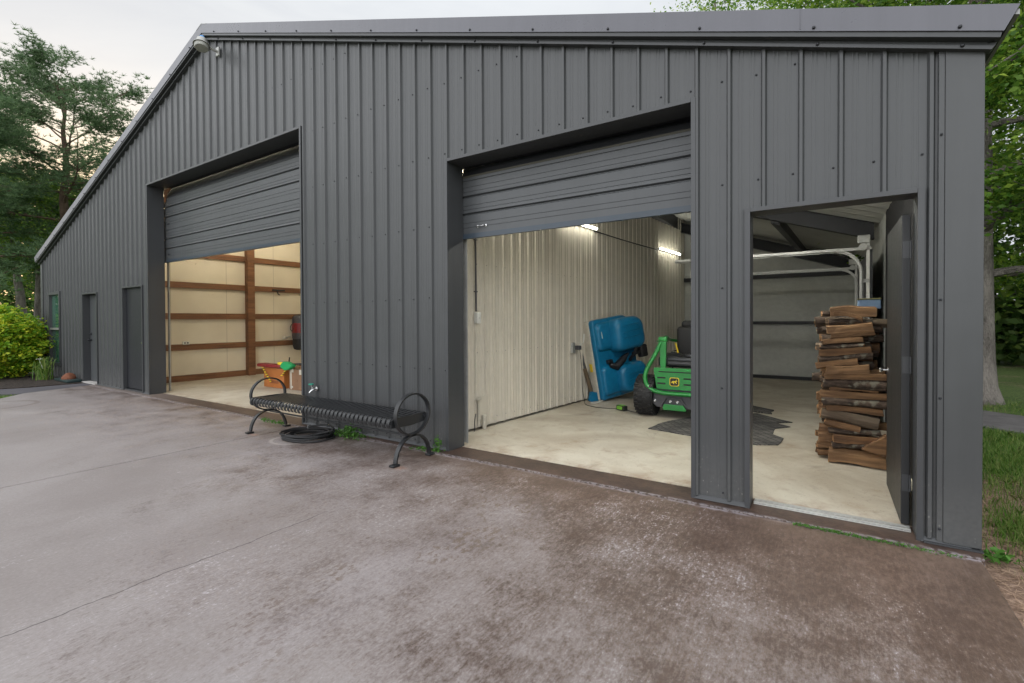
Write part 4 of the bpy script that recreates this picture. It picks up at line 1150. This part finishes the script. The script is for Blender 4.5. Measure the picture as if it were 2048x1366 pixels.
# long-handled tool on the boxes
mb = MB(); mb.prism([(-10.95, 1.80), (-10.9, 1.68), (-10.5, 1.66), (-10.1, 1.72), (-10.05, 1.80), (-10.5, 1.88), (-10.9, 1.9)], .43, .50)
t = thing('red_scoop', 'red plastic blade with a black shaft lying across the two boxes', 'tool', (-10.4, 1.8, .43)); mb.build('blade', M['red'], t, bevel=.03)
mb = MB(); mb.tube([(-10.2, 1.80, .50), (-9.1, 1.84, .56)], .016, 8); mb.rbox((-10.0, 1.80, .53), (.3, .07, .06), .02); mb.tube([(-9.9, 1.8, .55), (-9.88, 1.8, .66)], .012, 6); mb.build('shaft', M['black'], t, True)
mb = MB(); mb.rbox((-10.12, 1.77, .525), (.16, .10, .06), .02); mb.build('grip', M['yellow'], t, True)
mb = MB(); v_ = []; rr = random.Random(9)
mb.prism([(-10.02, .46), (-9.98, .54), (-9.9, .58), (-9.78, .575), (-9.66, .54), (-9.58, .50), (-9.66, .46), (-9.74, .42), (-9.86, .40)], 1.66, 1.78, 'y')
o = mb.build('rag', M['rag'], None, bevel=.03); rebase(o, (-9.8, 1.72, .45)); tag(o, 'bright green cloth lying on the tools above the boxes', 'cloth')
m, g, b = newmat('striped_strap'); x, y, z = g.xyz(); st_ = ((z*22)._m('FRACT')).step(.62, .66)
put(g, b, 'Base Color', g.mix(st_, (.75, .55, .03), (.02, .02, .02))); M['strap'] = m
mb = MB(); mb.strap([(-10.72, 1.70, .45), (-10.62, 1.69, .36), (-10.5, 1.685, .26), (-10.36, 1.68, .14)], (0, 1, .2), .02, .022); o = mb.build('strap', M['strap']); tag(o, 'yellow and black strap hanging down over the orange box', 'strap')
mb = MB(); mb.strap([(-9.88, 1.73, .42), (-9.95, 1.725, .36), (-10.02, 1.735, .30), (-10.08, 1.73, .27)], (0, 1, .2), .02, .02); o = mb.build('strap', M['strap']); tag(o, 'yellow and black strap end hanging below the green cloth', 'strap')
# wall vacuum
t = thing('wall_vacuum', 'red and black canister vacuum mounted on the cream bay wall', 'vacuum', (-13.05, 4.08, .58))
c_ = (-13.03, 4.10, 0)
mb = MB(); mb.lathe([(.10, 1.57), (.18, 1.53), (.215, 1.44), (.22, 1.34)], c_, 'z', 24); mb.build('motor_dome', M['greydeck'], t, True)
mb = MB(); mb.lathe([(.222, 1.339), (.226, 1.25), (.222, 1.07)], c_, 'z', 24); mb.build('canister', M['red'], t, True)
mb = MB(); mb.lathe([(.218, 1.069), (.22, 1.0), (.21, .90)], c_, 'z', 24); mb.build('collar', M['greydeck'], t, True)
mb = MB(); mb.lathe([(.205, .899), (.20, .72), (.17, .62), (.10, .59)], c_, 'z', 24); mb.build('dust_bowl', M['black'], t, True)
mb = MB(); mb.tube(smooth_path([(-13.0, 3.89, 1.36), (-13.0, 3.80, 1.28), (-13.0, 3.78, 1.18), (-13.0, 3.83, 1.12), (-13.0, 3.87, 1.2)]), .008, 6); mb.build('cord', M['black'], t, True)
mb = MB(); mb.rbox((-13.15, 3.72, .94), (.1, .10, .07), .02); mb.tube([(-13.15, 3.7, .94), (-13.1, 3.85, .98)], .015, 6); mb.build('valve', M['hull'], t, True)
t = thing('wall_hook', 'dark bracket hook fixed to the upper brown board of the bay wall', 'hook', (-13.19, 3.56, 2.2))
mb = MB(); mb.rbox((-13.17, 3.56, 2.23), (.06, .34, .04), .01); mb.tube([(-13.15, 3.5, 2.22), (-13.10, 3.5, 2.12), (-13.05, 3.52, 2.1)], .014, 6); mb.build('bracket', M['dark'], t)
t = thing('wall_outlet', 'small white double outlet on the lowest brown board of the bay wall', 'outlet', (-13.2, 1.3, .88))
MB().rbox((-13.19, 1.3, .9), (.03, .14, .07), .006).build('cover', M['white'], t)
mb = MB(); mb.box(-13.174, -13.172, 1.255, 1.285, .885, .915); mb.box(-13.174, -13.172, 1.315, 1.345, .885, .915); mb.build('socket', M['dark'], t)

# ------------------------------------------------------------------ vegetation
LF = {'weed': leafmat('weed_leaf', (.05, .14, .02), (.12, .28, .05)),
      'grass': leafmat('grass_blade', (.06, .15, .018), (.17, .33, .05), (.38, .36, .14), .35),
      'shrub': leafmat('shrub_leaf', (.08, .24, .015), (.36, .56, .03), (.85, .76, .06), .4),
      'oak': leafmat('oak_leaf', (.035, .10, .012), (.13, .27, .03), (.32, .44, .06), .45),
      'hard': leafmat('hardwood_leaf', (.07, .16, .03), (.18, .34, .06), (.40, .48, .09), .55),
      'pine': leafmat('pine_needles', (.05, .105, .05), (.18, .27, .12), None, .45),
      'wood': leafmat('distant_leaf', (.03, .075, .018), (.10, .19, .045), (.24, .32, .08), .45)}


def weed(loc, r_, h_, n, label, seed, size=.03, group=None):
    rng = np.random.default_rng(seed)
    t = thing('weed', label, 'weed', loc, 0, group)
    c = rng.normal(size=(n, 3))*np.array([r_, r_*.55, 0]); c[:, 2] = rng.random(n)**1.2*h_*(1-np.clip(np.hypot(c[:, 0], c[:, 1])/(2.6*r_), 0, .8))+.005
    quads_mesh('leaf_cluster', leaves(c, size, rng, .6), LF['weed'], t)
    mb = MB()
    for i in range(max(3, n//25)):
        q = c[i]; mb.tube([(0, 0, 0), (q[0]*.5, q[1]*.5, q[2]*.6), tuple(q)], .0018, 4)
    mb.build('stem', M['stem'], t, local=True)


M['stem'] = mat('green_stem', (.08, .14, .03), .6)
weed((-5.52, -.15, 0), .10, .17, 420, 'bushy low green weed in the wall joint beside the hose', 1)
weed((-5.78, -.13, 0), .05, .07, 90, 'thin low weed between the hose and the bushy weed', 2, .025)
weed((-7.30, -.185, 0), .045, .05, 80, 'leftmost of three small weeds in the joint behind the bench leg', 3, .025)
weed((-7.11, -.186, 0), .04, .035, 60, 'middle of three small weeds in the joint behind the bench leg', 4, .025)
weed((-6.93, -.180, 0), .04, .05, 70, 'rightmost of three small weeds in the joint behind the bench leg', 5, .025)
weed((-4.40, -.115, 0), .06, .03, 50, 'flat yellowish weed at the right foot of the bench', 6, .03)
weed((-4.18, -.09, 0), .035, .22, 70, 'tall thin weed sprouting by the wall past the right bench ring', 7, .04)
weed((.09, -.03, -.02), .05, .06, 50, 'small broad-leaved weed at the building corner', 8, .05)
rng = np.random.default_rng(12); n = 900; xs = rng.uniform(-.93, -.08, n); dens = np.clip(1.2-abs(xs+.68)*1.7, .12, 1); kx = rng.random(n) < dens; xs = xs[kx]
c = np.stack([xs, -.158-.02*(xs+.9)+rng.normal(size=len(xs))*.010, rng.random(len(xs))*.016], 1)
o = quads_mesh('moss', leaves(c, .014, rng, .5), LF['weed']); o['kind'] = 'stuff'; tag(o, 'strip of tiny green moss in the joint below the right door', 'moss')


def blades(name, xy, h_, wd, mat_, label, rng, z0=-.05, lean=.35):
    N = len(xy); a = rng.uniform(0, 2*PI, N); hh = h_*rng.uniform(.4, 1.15, N)
    b0 = np.stack([xy[:, 0], xy[:, 1], np.full(N, z0)], 1); dx = np.stack([np.cos(a), np.sin(a), 0*a], 1)*wd*.5
    ln = rng.normal(size=(N, 3))*lean*hh[:, None]; ln[:, 2] = 0
    tip = b0+ln; tip[:, 2] = z0+hh; mid = b0+ln*.35; mid[:, 2] = z0+hh*.6
    q = np.stack([b0-dx, b0+dx, mid+dx*.7, tip, mid-dx*.7], 1)
    o = quads_mesh(name, q, mat_, n=5); o['kind'] = 'stuff'; tag(o, label, 'grass'); return o


rng = np.random.default_rng(5)
# right-hand lawn beside the slab: patchy blades
pts = []
for cx, cy, sx, sy, n in ((.75, 2.6, .5, .8, 9000), (.42, .55, .13, .28, 2600), (.62, -.35, .18, .22, 1500), (1.3, 1.0, .4, .6, 3500), (.9, 4.3, .5, .35, 3000), (1.9, 3.0, .6, .9, 5000), (.35, -.85, .15, .2, 350), (2.2, 6.6, 1.5, .5, 3500), (1.5, -1.5, .6, .6, 2500)):
    pts.append(rng.normal(size=(n, 2))*(sx, sy)+(cx, cy))
pts = np.concatenate(pts)
road = lambda p: (p[:, 1] > 4.62-.75*(p[:, 0]-.94)) & (p[:, 1] < 6.35-.80*(p[:, 0]-1.1)) & (p[:, 0] > .1)
ok = (pts[:, 0] > .07+np.where(pts[:, 1] < 0, .02, 0)) & ~road(pts)
blades('grass', pts[ok], .075, .005, LF['grass'], 'patchy green grass beside the slab and along the driveway at the right', rng)
n = 9000; xy = np.stack([rng.uniform(-16.5, -13.6, n), rng.uniform(-2.6, -1.2, n)], 1)
# wedge left of the slab, between slab edge and dark path
def below(p, a, b_): return (b_[0]-a[0])*(p[:, 1]-a[1])-(b_[1]-a[1])*(p[:, 0]-a[0])
k1 = below(xy, (-13.95, -1.30), (-12.5, -2.4)) < 0; k2 = below(xy, (-13.95, -1.30), (-14.75, -1.93)) > 0
blades('grass', xy[k1 & k2], .06, .005, LF['grass'], 'wedge of mown grass between the slab and the dark path', rng)
n = 26000; xy = np.stack([rng.uniform(-34, -18.6, n), rng.uniform(-3, 9, n)], 1)
blades('grass', xy, .10, .02, LF['grass'], 'green lawn beyond the shrub at the left of the building', rng)
# pine straw and leaf litter
n = 9000; xy = np.stack([rng.uniform(.03, 1.6, n), rng.uniform(-2.5, 2.2, n)], 1); a = rng.uniform(0, PI, n)
dx = np.stack([np.cos(a), np.sin(a), rng.normal(size=n)*.12], 1)*rng.uniform(.02, .06, n)[:, None]; w2 = np.stack([-np.sin(a), np.cos(a), 0*a], 1)*.0016
c = np.stack([xy[:, 0], xy[:, 1], -.045+rng.random(n)*.012], 1)
o = quads_mesh('pine_straw', np.stack([c-dx-w2, c+dx-w2, c+dx+w2, c-dx+w2], 1), leafmat('straw', (.2, .11, .07), (.5, .36, .25), None, .1)); o['kind'] = 'stuff'; tag(o, 'dry pine straw littering the soil beside the slab', 'litter')
for i, (x, y) in enumerate(((.30, -.78), (.24, .18), (.52, -.15))):
    rng2 = np.random.default_rng(60+i); o = quads_mesh('fallen_leaf', leaves(np.array([[0, 0, 0.0]]), .07, rng2, .1), M['card']); o.location = (x, y, -.025)
    tag(o, ['dry leaf nearest the camera beside the slab edge', 'dry curled leaf in the grass near the building corner', 'dry leaf halfway along the soil strip'][i], 'leaf', 'fallen leaves by the slab')

# shrub, lily, tray
t = thing('shrub', 'rounded yellow-green shrub beside the left end of the building', 'shrub', (-18.15, -.95, 0))
rng = np.random.default_rng(21); K = 330
d = rng.normal(size=(K, 3)); d /= np.linalg.norm(d, axis=1)[:, None]
rad = .55+.45*rng.random(K)**.45+.12*(rng.random(K) > .8)
cc = d*rad[:, None]*np.array([1.02, .90, .84])+np.array([0, 0, .80]); cc[:, 2] = np.abs(cc[:, 2])+.06
idx = rng.integers(0, K, 25000)
c = cc[idx]+rng.normal(size=(25000, 3))*np.array([.10, .10, .045])+d[idx]*rng.random(25000)[:, None]*.10; c = c[c[:, 2] > .04]
quads_mesh('foliage', leaves(c, .085, rng, .4), LF['shrub'], t)
mb = MB()
for i in range(14):
    a = rng.uniform(0, 2*PI); q = (math.cos(a)*.6, math.sin(a)*.55, rng.uniform(.6, 1.2)); mb.tube([(math.cos(a)*.05, math.sin(a)*.05, 0), (q[0]*.5, q[1]*.5, q[2]*.5), q], [.014, .01, .004], 6)
mb.build('stem', M['bark'], t, local=True)
t = thing('lily_plant', 'clump of long narrow leaves with a white flower below the window', 'plant', (-16.55, -.36, 0))
rng = np.random.default_rng(8); mb = MB()
for i in range(95):
    a = rng.uniform(0, 2*PI); L = rng.uniform(.25, .62); out = rng.uniform(.12, .42)
    b0 = Vector((rng.normal()*.10, rng.normal()*.06, 0)); dr = Vector((math.cos(a), math.sin(a), 0))
    pts = [b0+dr*out*u**1.6+Vector((0, 0, L*math.sin(u*rng.uniform(1.5, 2.2))*.95)) for u in (0, .25, .5, .75, 1)]
    side = dr.cross(Vector((0, 0, 1))); ws = [.006, .008, .007, .005, .001]
    vs = []
    for p, w_ in zip(pts, ws): vs += [p-side*w_, p+side*w_]
    mb.add(vs, [(2*k, 2*k+1, 2*k+3, 2*k+2) for k in range(4)])
mb.build('leaf_blades', LF['grass'], t, local=True)
mb = MB(); mb.tube([(0, 0, 0), (.02, -.05, .3), (-.02, -.1, .50)], .004, 5)
for k in range(6):
    T = Matrix.Translation((-.02, -.1, .50)) @ Matrix.Rotation(k*PI/3, 4, 'Z'); mb.add([T @ Vector(q) for q in ((0, -.01, 0), (.05, -.018, .02), (.075, 0, .01), (.05, .018, .02), (0, .01, 0))], [(0, 1, 2, 3, 4)])
mb.build('flower', M['white'], t, local=True)
t = thing('boot_tray', 'dark low tray on the path edge beside the far walk door', 'tray', (-15.6, -.16, .01))
mb = MB(); mb.rbox((-15.62, -.18, .045), (.95, .26, .06), .015); mb.build('tray_body', mat('dark_green_tray', (.012, .03, .03), .5), t, True)
t = thing('clay_lump', 'rust-brown rounded stone sitting on the dark tray', 'stone', (-15.55, -.18, .08))
rng = np.random.default_rng(3); mb = MB(); bm = bmesh.new(); bmesh.ops.create_icosphere(bm, subdivisions=3, radius=1)
vs = [(v.co.x*.17*(1+.12*math.sin(v.co.y*7+v.co.z*5)), v.co.y*.13, max(-.02, v.co.z*.13*(1+.15*math.sin(v.co.x*6)))) for v in bm.verts]
mb.add(vs, [[v.index for v in f.verts] for f in bm.faces]); bm.free(); mb.build('stone_body', mat('rust_stone', (.16, .055, .025), .8, bmp=.6), t, True, local=True)


# ---- trees
def limb_pts(p0, d, L, n, rr, droop=0, wob=.12):
    pts = [Vector(p0)]; d = Vector(d).normalized()
    for i in range(n):
        d = (d+Vector((rr.uniform(-wob, wob), rr.uniform(-wob, wob), rr.uniform(-wob, wob)+droop))).normalized()
        pts.append(pts[-1]+d*L/n)
    return pts


def tree(name, label, loc, H, r0, c0, crad, nl, leafn, leafs, leafkey, seed, lean=(0, 0), bark='bark', spread=.42, group=None, up=.35, needles=False, ztop=1.0, sub=5, bare=0, dome=False):
    rr = random.Random(seed); rng = np.random.default_rng(seed)
    t = thing(name, label, 'tree', loc, 0, group)
    n = 12; trunk = [Vector((lean[0]*(i/n)**1.3*H+rr.uniform(-.02, .02)*H*.25*(i > 1), lean[1]*(i/n)**1.3*H+rr.uniform(-.02, .02)*H*.25*(i > 1), H*ztop*i/n)) for i in range(n+1)]
    rad = [r0*(1.35 if i == 0 else 1)*(1-.88*i/n) for i in range(n+1)]
    mb = MB(); mb.tube(smooth_path(trunk, 3), [r0*(1-.9*k/(3*n))*(1+.5*math.exp(-k*1.2)) for k in range(3*n+1)], 12)
    mb.build('trunk', M[bark], t, True, local=True)
    tips = []; mb = MB()
    for i in range(nl):
        u = (i+.5)/nl; h_ = c0+(1-c0)*u**.9
        k = min(n-1, int(h_*n)); p = trunk[k].lerp(trunk[k+1], h_*n-k)
        a = i*2.4+rr.uniform(-.5, .5)
        shape = math.sin(PI*min(1, .18+.80*((h_-c0)/(1-c0))))**.6
        if dome: shape = .55+.45*math.sin(PI*min(1, .15+.85*((h_-c0)/(1-c0)))); up = -.05+.75*((h_-c0)/(1-c0))
        L = crad*max(.3, shape)*rr.uniform(.75, 1.1)
        pts = limb_pts(p, (math.cos(a), math.sin(a), up+rr.uniform(-.15, .25)), L, 6, rr, .02, .16)
        rb = max(.015, r0*(1-.85*h_)*.38); mb.tube(pts, [rb*(1-.85*q/6) for q in range(7)], 6)
        for j in range(sub):
            q = pts[2+(j*4)//sub] if j < sub-1 else pts[-1]
            b2 = limb_pts(q, (math.cos(a+rr.uniform(-1.3, 1.3)), math.sin(a+rr.uniform(-1.3, 1.3)), up*.6+rr.uniform(-.3, .4)), L*rr.uniform(.22, .45), 4, rr, .01, .25)
            mb.tube(b2, [rb*.4, rb*.3, rb*.2, rb*.14, .004], 5); tips += [b2[1], b2[2], b2[3], b2[4]]
    mb.build('branches', M[bark], t, True, local=True)
    tips = np.array([tuple(p) for p in tips]); m_ = int(leafn)
    idx = rng.integers(0, len(tips), m_ if not needles else m_)
    wts = rng.random(len(tips)); keep = wts[idx] > bare; idx = idx[keep]; m_ = len(idx)
    c = tips[idx]+rng.normal(size=(m_, 3))*spread*np.array([1, 1, .55])*(.5+wts[idx])[:, None]
    c = c[c[:, 2] > .3]; m_ = len(c)
    if needles:
        K = 9; d = rng.normal(size=(m_, K, 3)); d[:, :, 2] = np.abs(d[:, :, 2])*.8+.1; d /= np.linalg.norm(d, axis=2)[:, :, None]
        e = np.cross(d, rng.normal(size=(m_, K, 3))); e /= np.linalg.norm(e, axis=2)[:, :, None]
        s = leafs*rng.uniform(.6, 1.1, (m_, K))[:, :, None]; cc = c[:, None, :]
        q = np.stack([cc-e*.018, cc+e*.018, cc+d*s+e*.006], 2).reshape(-1, 3, 3)
        quads_mesh('crown', q, LF[leafkey], t, n=3)
    else:
        quads_mesh('crown', leaves(c, leafs, rng, .5), LF[leafkey], t)
    return t


# left: pines and hardwoods beyond the building
tree('pine_tree', 'tall pine with a spreading airy crown rising above the left roof slope', (-37.8, 5.3, -.1), 17.6, .40, .42, 4.8, 28, 17000, .27, 'pine', 3, (-.01, .01), 'pinebark', .26, 'pines beyond the left end', .38, True, .86, 8, .45, True)
tree('pine_tree', 'large dark pine cut off by the left edge of the picture', (-36.0, 1.2, -.1), 12.0, .34, .30, 5.4, 20, 15000, .28, 'pine', 8, (.0, .0), 'pinebark', .28, 'pines beyond the left end', .2, True, .86, 8, .4, True)
tree('pine_tree', 'pine further back between the tall pine and the roof edge', (-46.5, 8.5, -.1), 9.0, .3, .35, 5.0, 18, 7000, .34, 'pine', 14, (0, 0), 'pinebark', .45, 'pines beyond the left end', .15, True, .9, 7, 0, True)
tree('hardwood_tree', 'leaning grey-trunked hardwood left of the twin trunk pair behind the shrub', (-41.6, 4.35, -.1), 9.5, .30, .45, 4.6, 18, 16000, .16, 'hard', 5, (-.10, -.05), 'bark', .5, 'hardwoods beyond the left end', .3)
tree('hardwood_tree', 'straight grey-trunked hardwood close beside the corner of the building', (-42.3, 5.1, -.1), 10.5, .26, .45, 4.6, 18, 16000, .16, 'hard', 6, (.02, .02), 'bark', .5, 'hardwoods beyond the left end', .3)
LT = [(-55, 3, 12, 'bright green hardwood far back at the left edge'), (-57, 9, 13, 'hardwood far back left of the pine trunk'), (-60, 14, 12, 'hardwood far back right of the pine trunk'), (-50, -2, 12, 'hardwood beyond the dark pine, outside the left edge'), (-62, 19, 13, 'hardwood far back just above the roof corner')]
for i, (x, y, h_, lab) in enumerate(LT):
    tree('hardwood_tree', lab, (x, y, -.1), h_, .25, .12, 4.8, 16, 14000, .24, 'hard', 30+i, (0, 0), 'bark', .7, 'hardwoods beyond the left end', .25)
# right: big oak and its neighbours
oak = tree('oak_tree', 'broad grey oak trunk with overhanging branches beyond the right corner', (1.42, 7.35, -.05), 13, .225, .15, 3.9, 40, 130000, .09, 'oak', 41, (-.008, .0), 'bark', .34, 'trees at the right', .12, False, 1, 7)
RT = [(3.6, 10.2, 12, .16, 'slimmer tree right behind the broad oak trunk'), (5.6, 13.5, 13, .2, 'tree behind and to the right of the oak'), (3.0, 16.5, 14, .22, 'tree far behind the right end of the building'), (7.5, 9.5, 12, .2, 'tree to the far right of the oak, outside the picture'), (9.5, 16, 13, .2, 'farthest tree at the right')]
for i, (x, y, h_, r_, lab) in enumerate(RT):
    tree('hardwood_tree', lab, (x, y, -.05), h_, r_, .10, 4.4, 20, 26000, .12, 'oak', 50+i, (0, 0), 'bark', .5, 'trees at the right', .2)
# behind the building: only the tops show over the roof
BT = [(-5.0, 19.6, 16.6, 'treetop peeping over the middle of the roof'), (-.4, 19.5, 18.6, 'leafy treetop over the right part of the roof'), (1.9, 15.0, 15.2, 'treetop over the right end of the roof'), (-1.6, 24, 21.6, 'farther treetop over the right part of the roof')]
for i, (x, y, h_, lab) in enumerate(BT):
    tree('hardwood_tree', lab, (x, y, -.05), h_, .22, .45, 3.2, 16, 12000, .15, 'hard', 70+i, (0, 0), 'bark', .42, 'trees behind the building', .35, bare=.55)
# out of frame to the left front: what the window reflects
for i, (x, y) in enumerate(((-30, -9), (-36, -14), (-27, -15))):
    tree('hardwood_tree', ['tree mirrored in the left window', 'taller tree on the front lawn beyond the window view', 'tree on the front lawn nearest the camera'][i], (x, y, -.05), 10, .25, .12, 4, 16, 9000, .26, 'hard', 90+i, (0, 0), 'bark', .6, 'trees on the front lawn', .25)


def woods(name, label, segs, n, hmax, size, seed):
    rng = np.random.default_rng(seed); C_ = []
    for (xa, ya, xb, yb, k) in segs:
        u = rng.random(k); lum = rng.random(k)
        x = xa+(xb-xa)*u+rng.normal(size=k)*1.2; y = ya+(yb-ya)*u+rng.normal(size=k)*1.2
        hm = hmax*(.6+.25*np.sin(x*.7+y*.5)+.15*np.sin(x*1.9-y*1.3)); z = hm*rng.random(k)**.85
        C_.append(np.stack([x, y, z], 1))
    c = np.concatenate(C_); o = quads_mesh(name, leaves(c, size, rng, .6), LF['wood']); o['kind'] = 'stuff'; tag(o, label, 'woods'); return o


woods('woods', 'far-off dark wood beyond the lawn at the left', [(-78, -30, -78, 30, 34000), (-70, 24, -40, 42, 14000)], 0, 9, .55, 1)
woods('woods', 'dark undergrowth and wood behind the oak at the right', [(1.5, 19, 24, 8, 42000), (12, 22, 30, 0, 16000)], 0, 8.5, .28, 2)
# chain-link fence far left
t = thing('chain_link_fence', 'low chain-link fence across the far lawn behind the shrub', 'fence', (-36, 3, 0))
for i in range(8):
    y = -4+i*2.2; MB().tube([(-36.0, y, -.05), (-36.0, y, 1.62)], .03, 8).build('post', M['galv'], t, True)
MB().tube([(-36.0, -4, 1.6), (-36.0, 11.4, 1.6)], .022, 8).build('top_rail', M['galv'], t, True)
mb = MB()
for i in range(110):
    y = -4+i*.14
    mb.strap([(-36, y, 0), (-36, min(11.4, y+1.58), 1.58)], (1, 0, 0), .003, .004); mb.strap([(-36.004, y, 1.58), (-36.004, min(11.4, y+1.58), 0)], (1, 0, 0), .003, .004)
mb.build('wire_mesh', M['galv'], t)
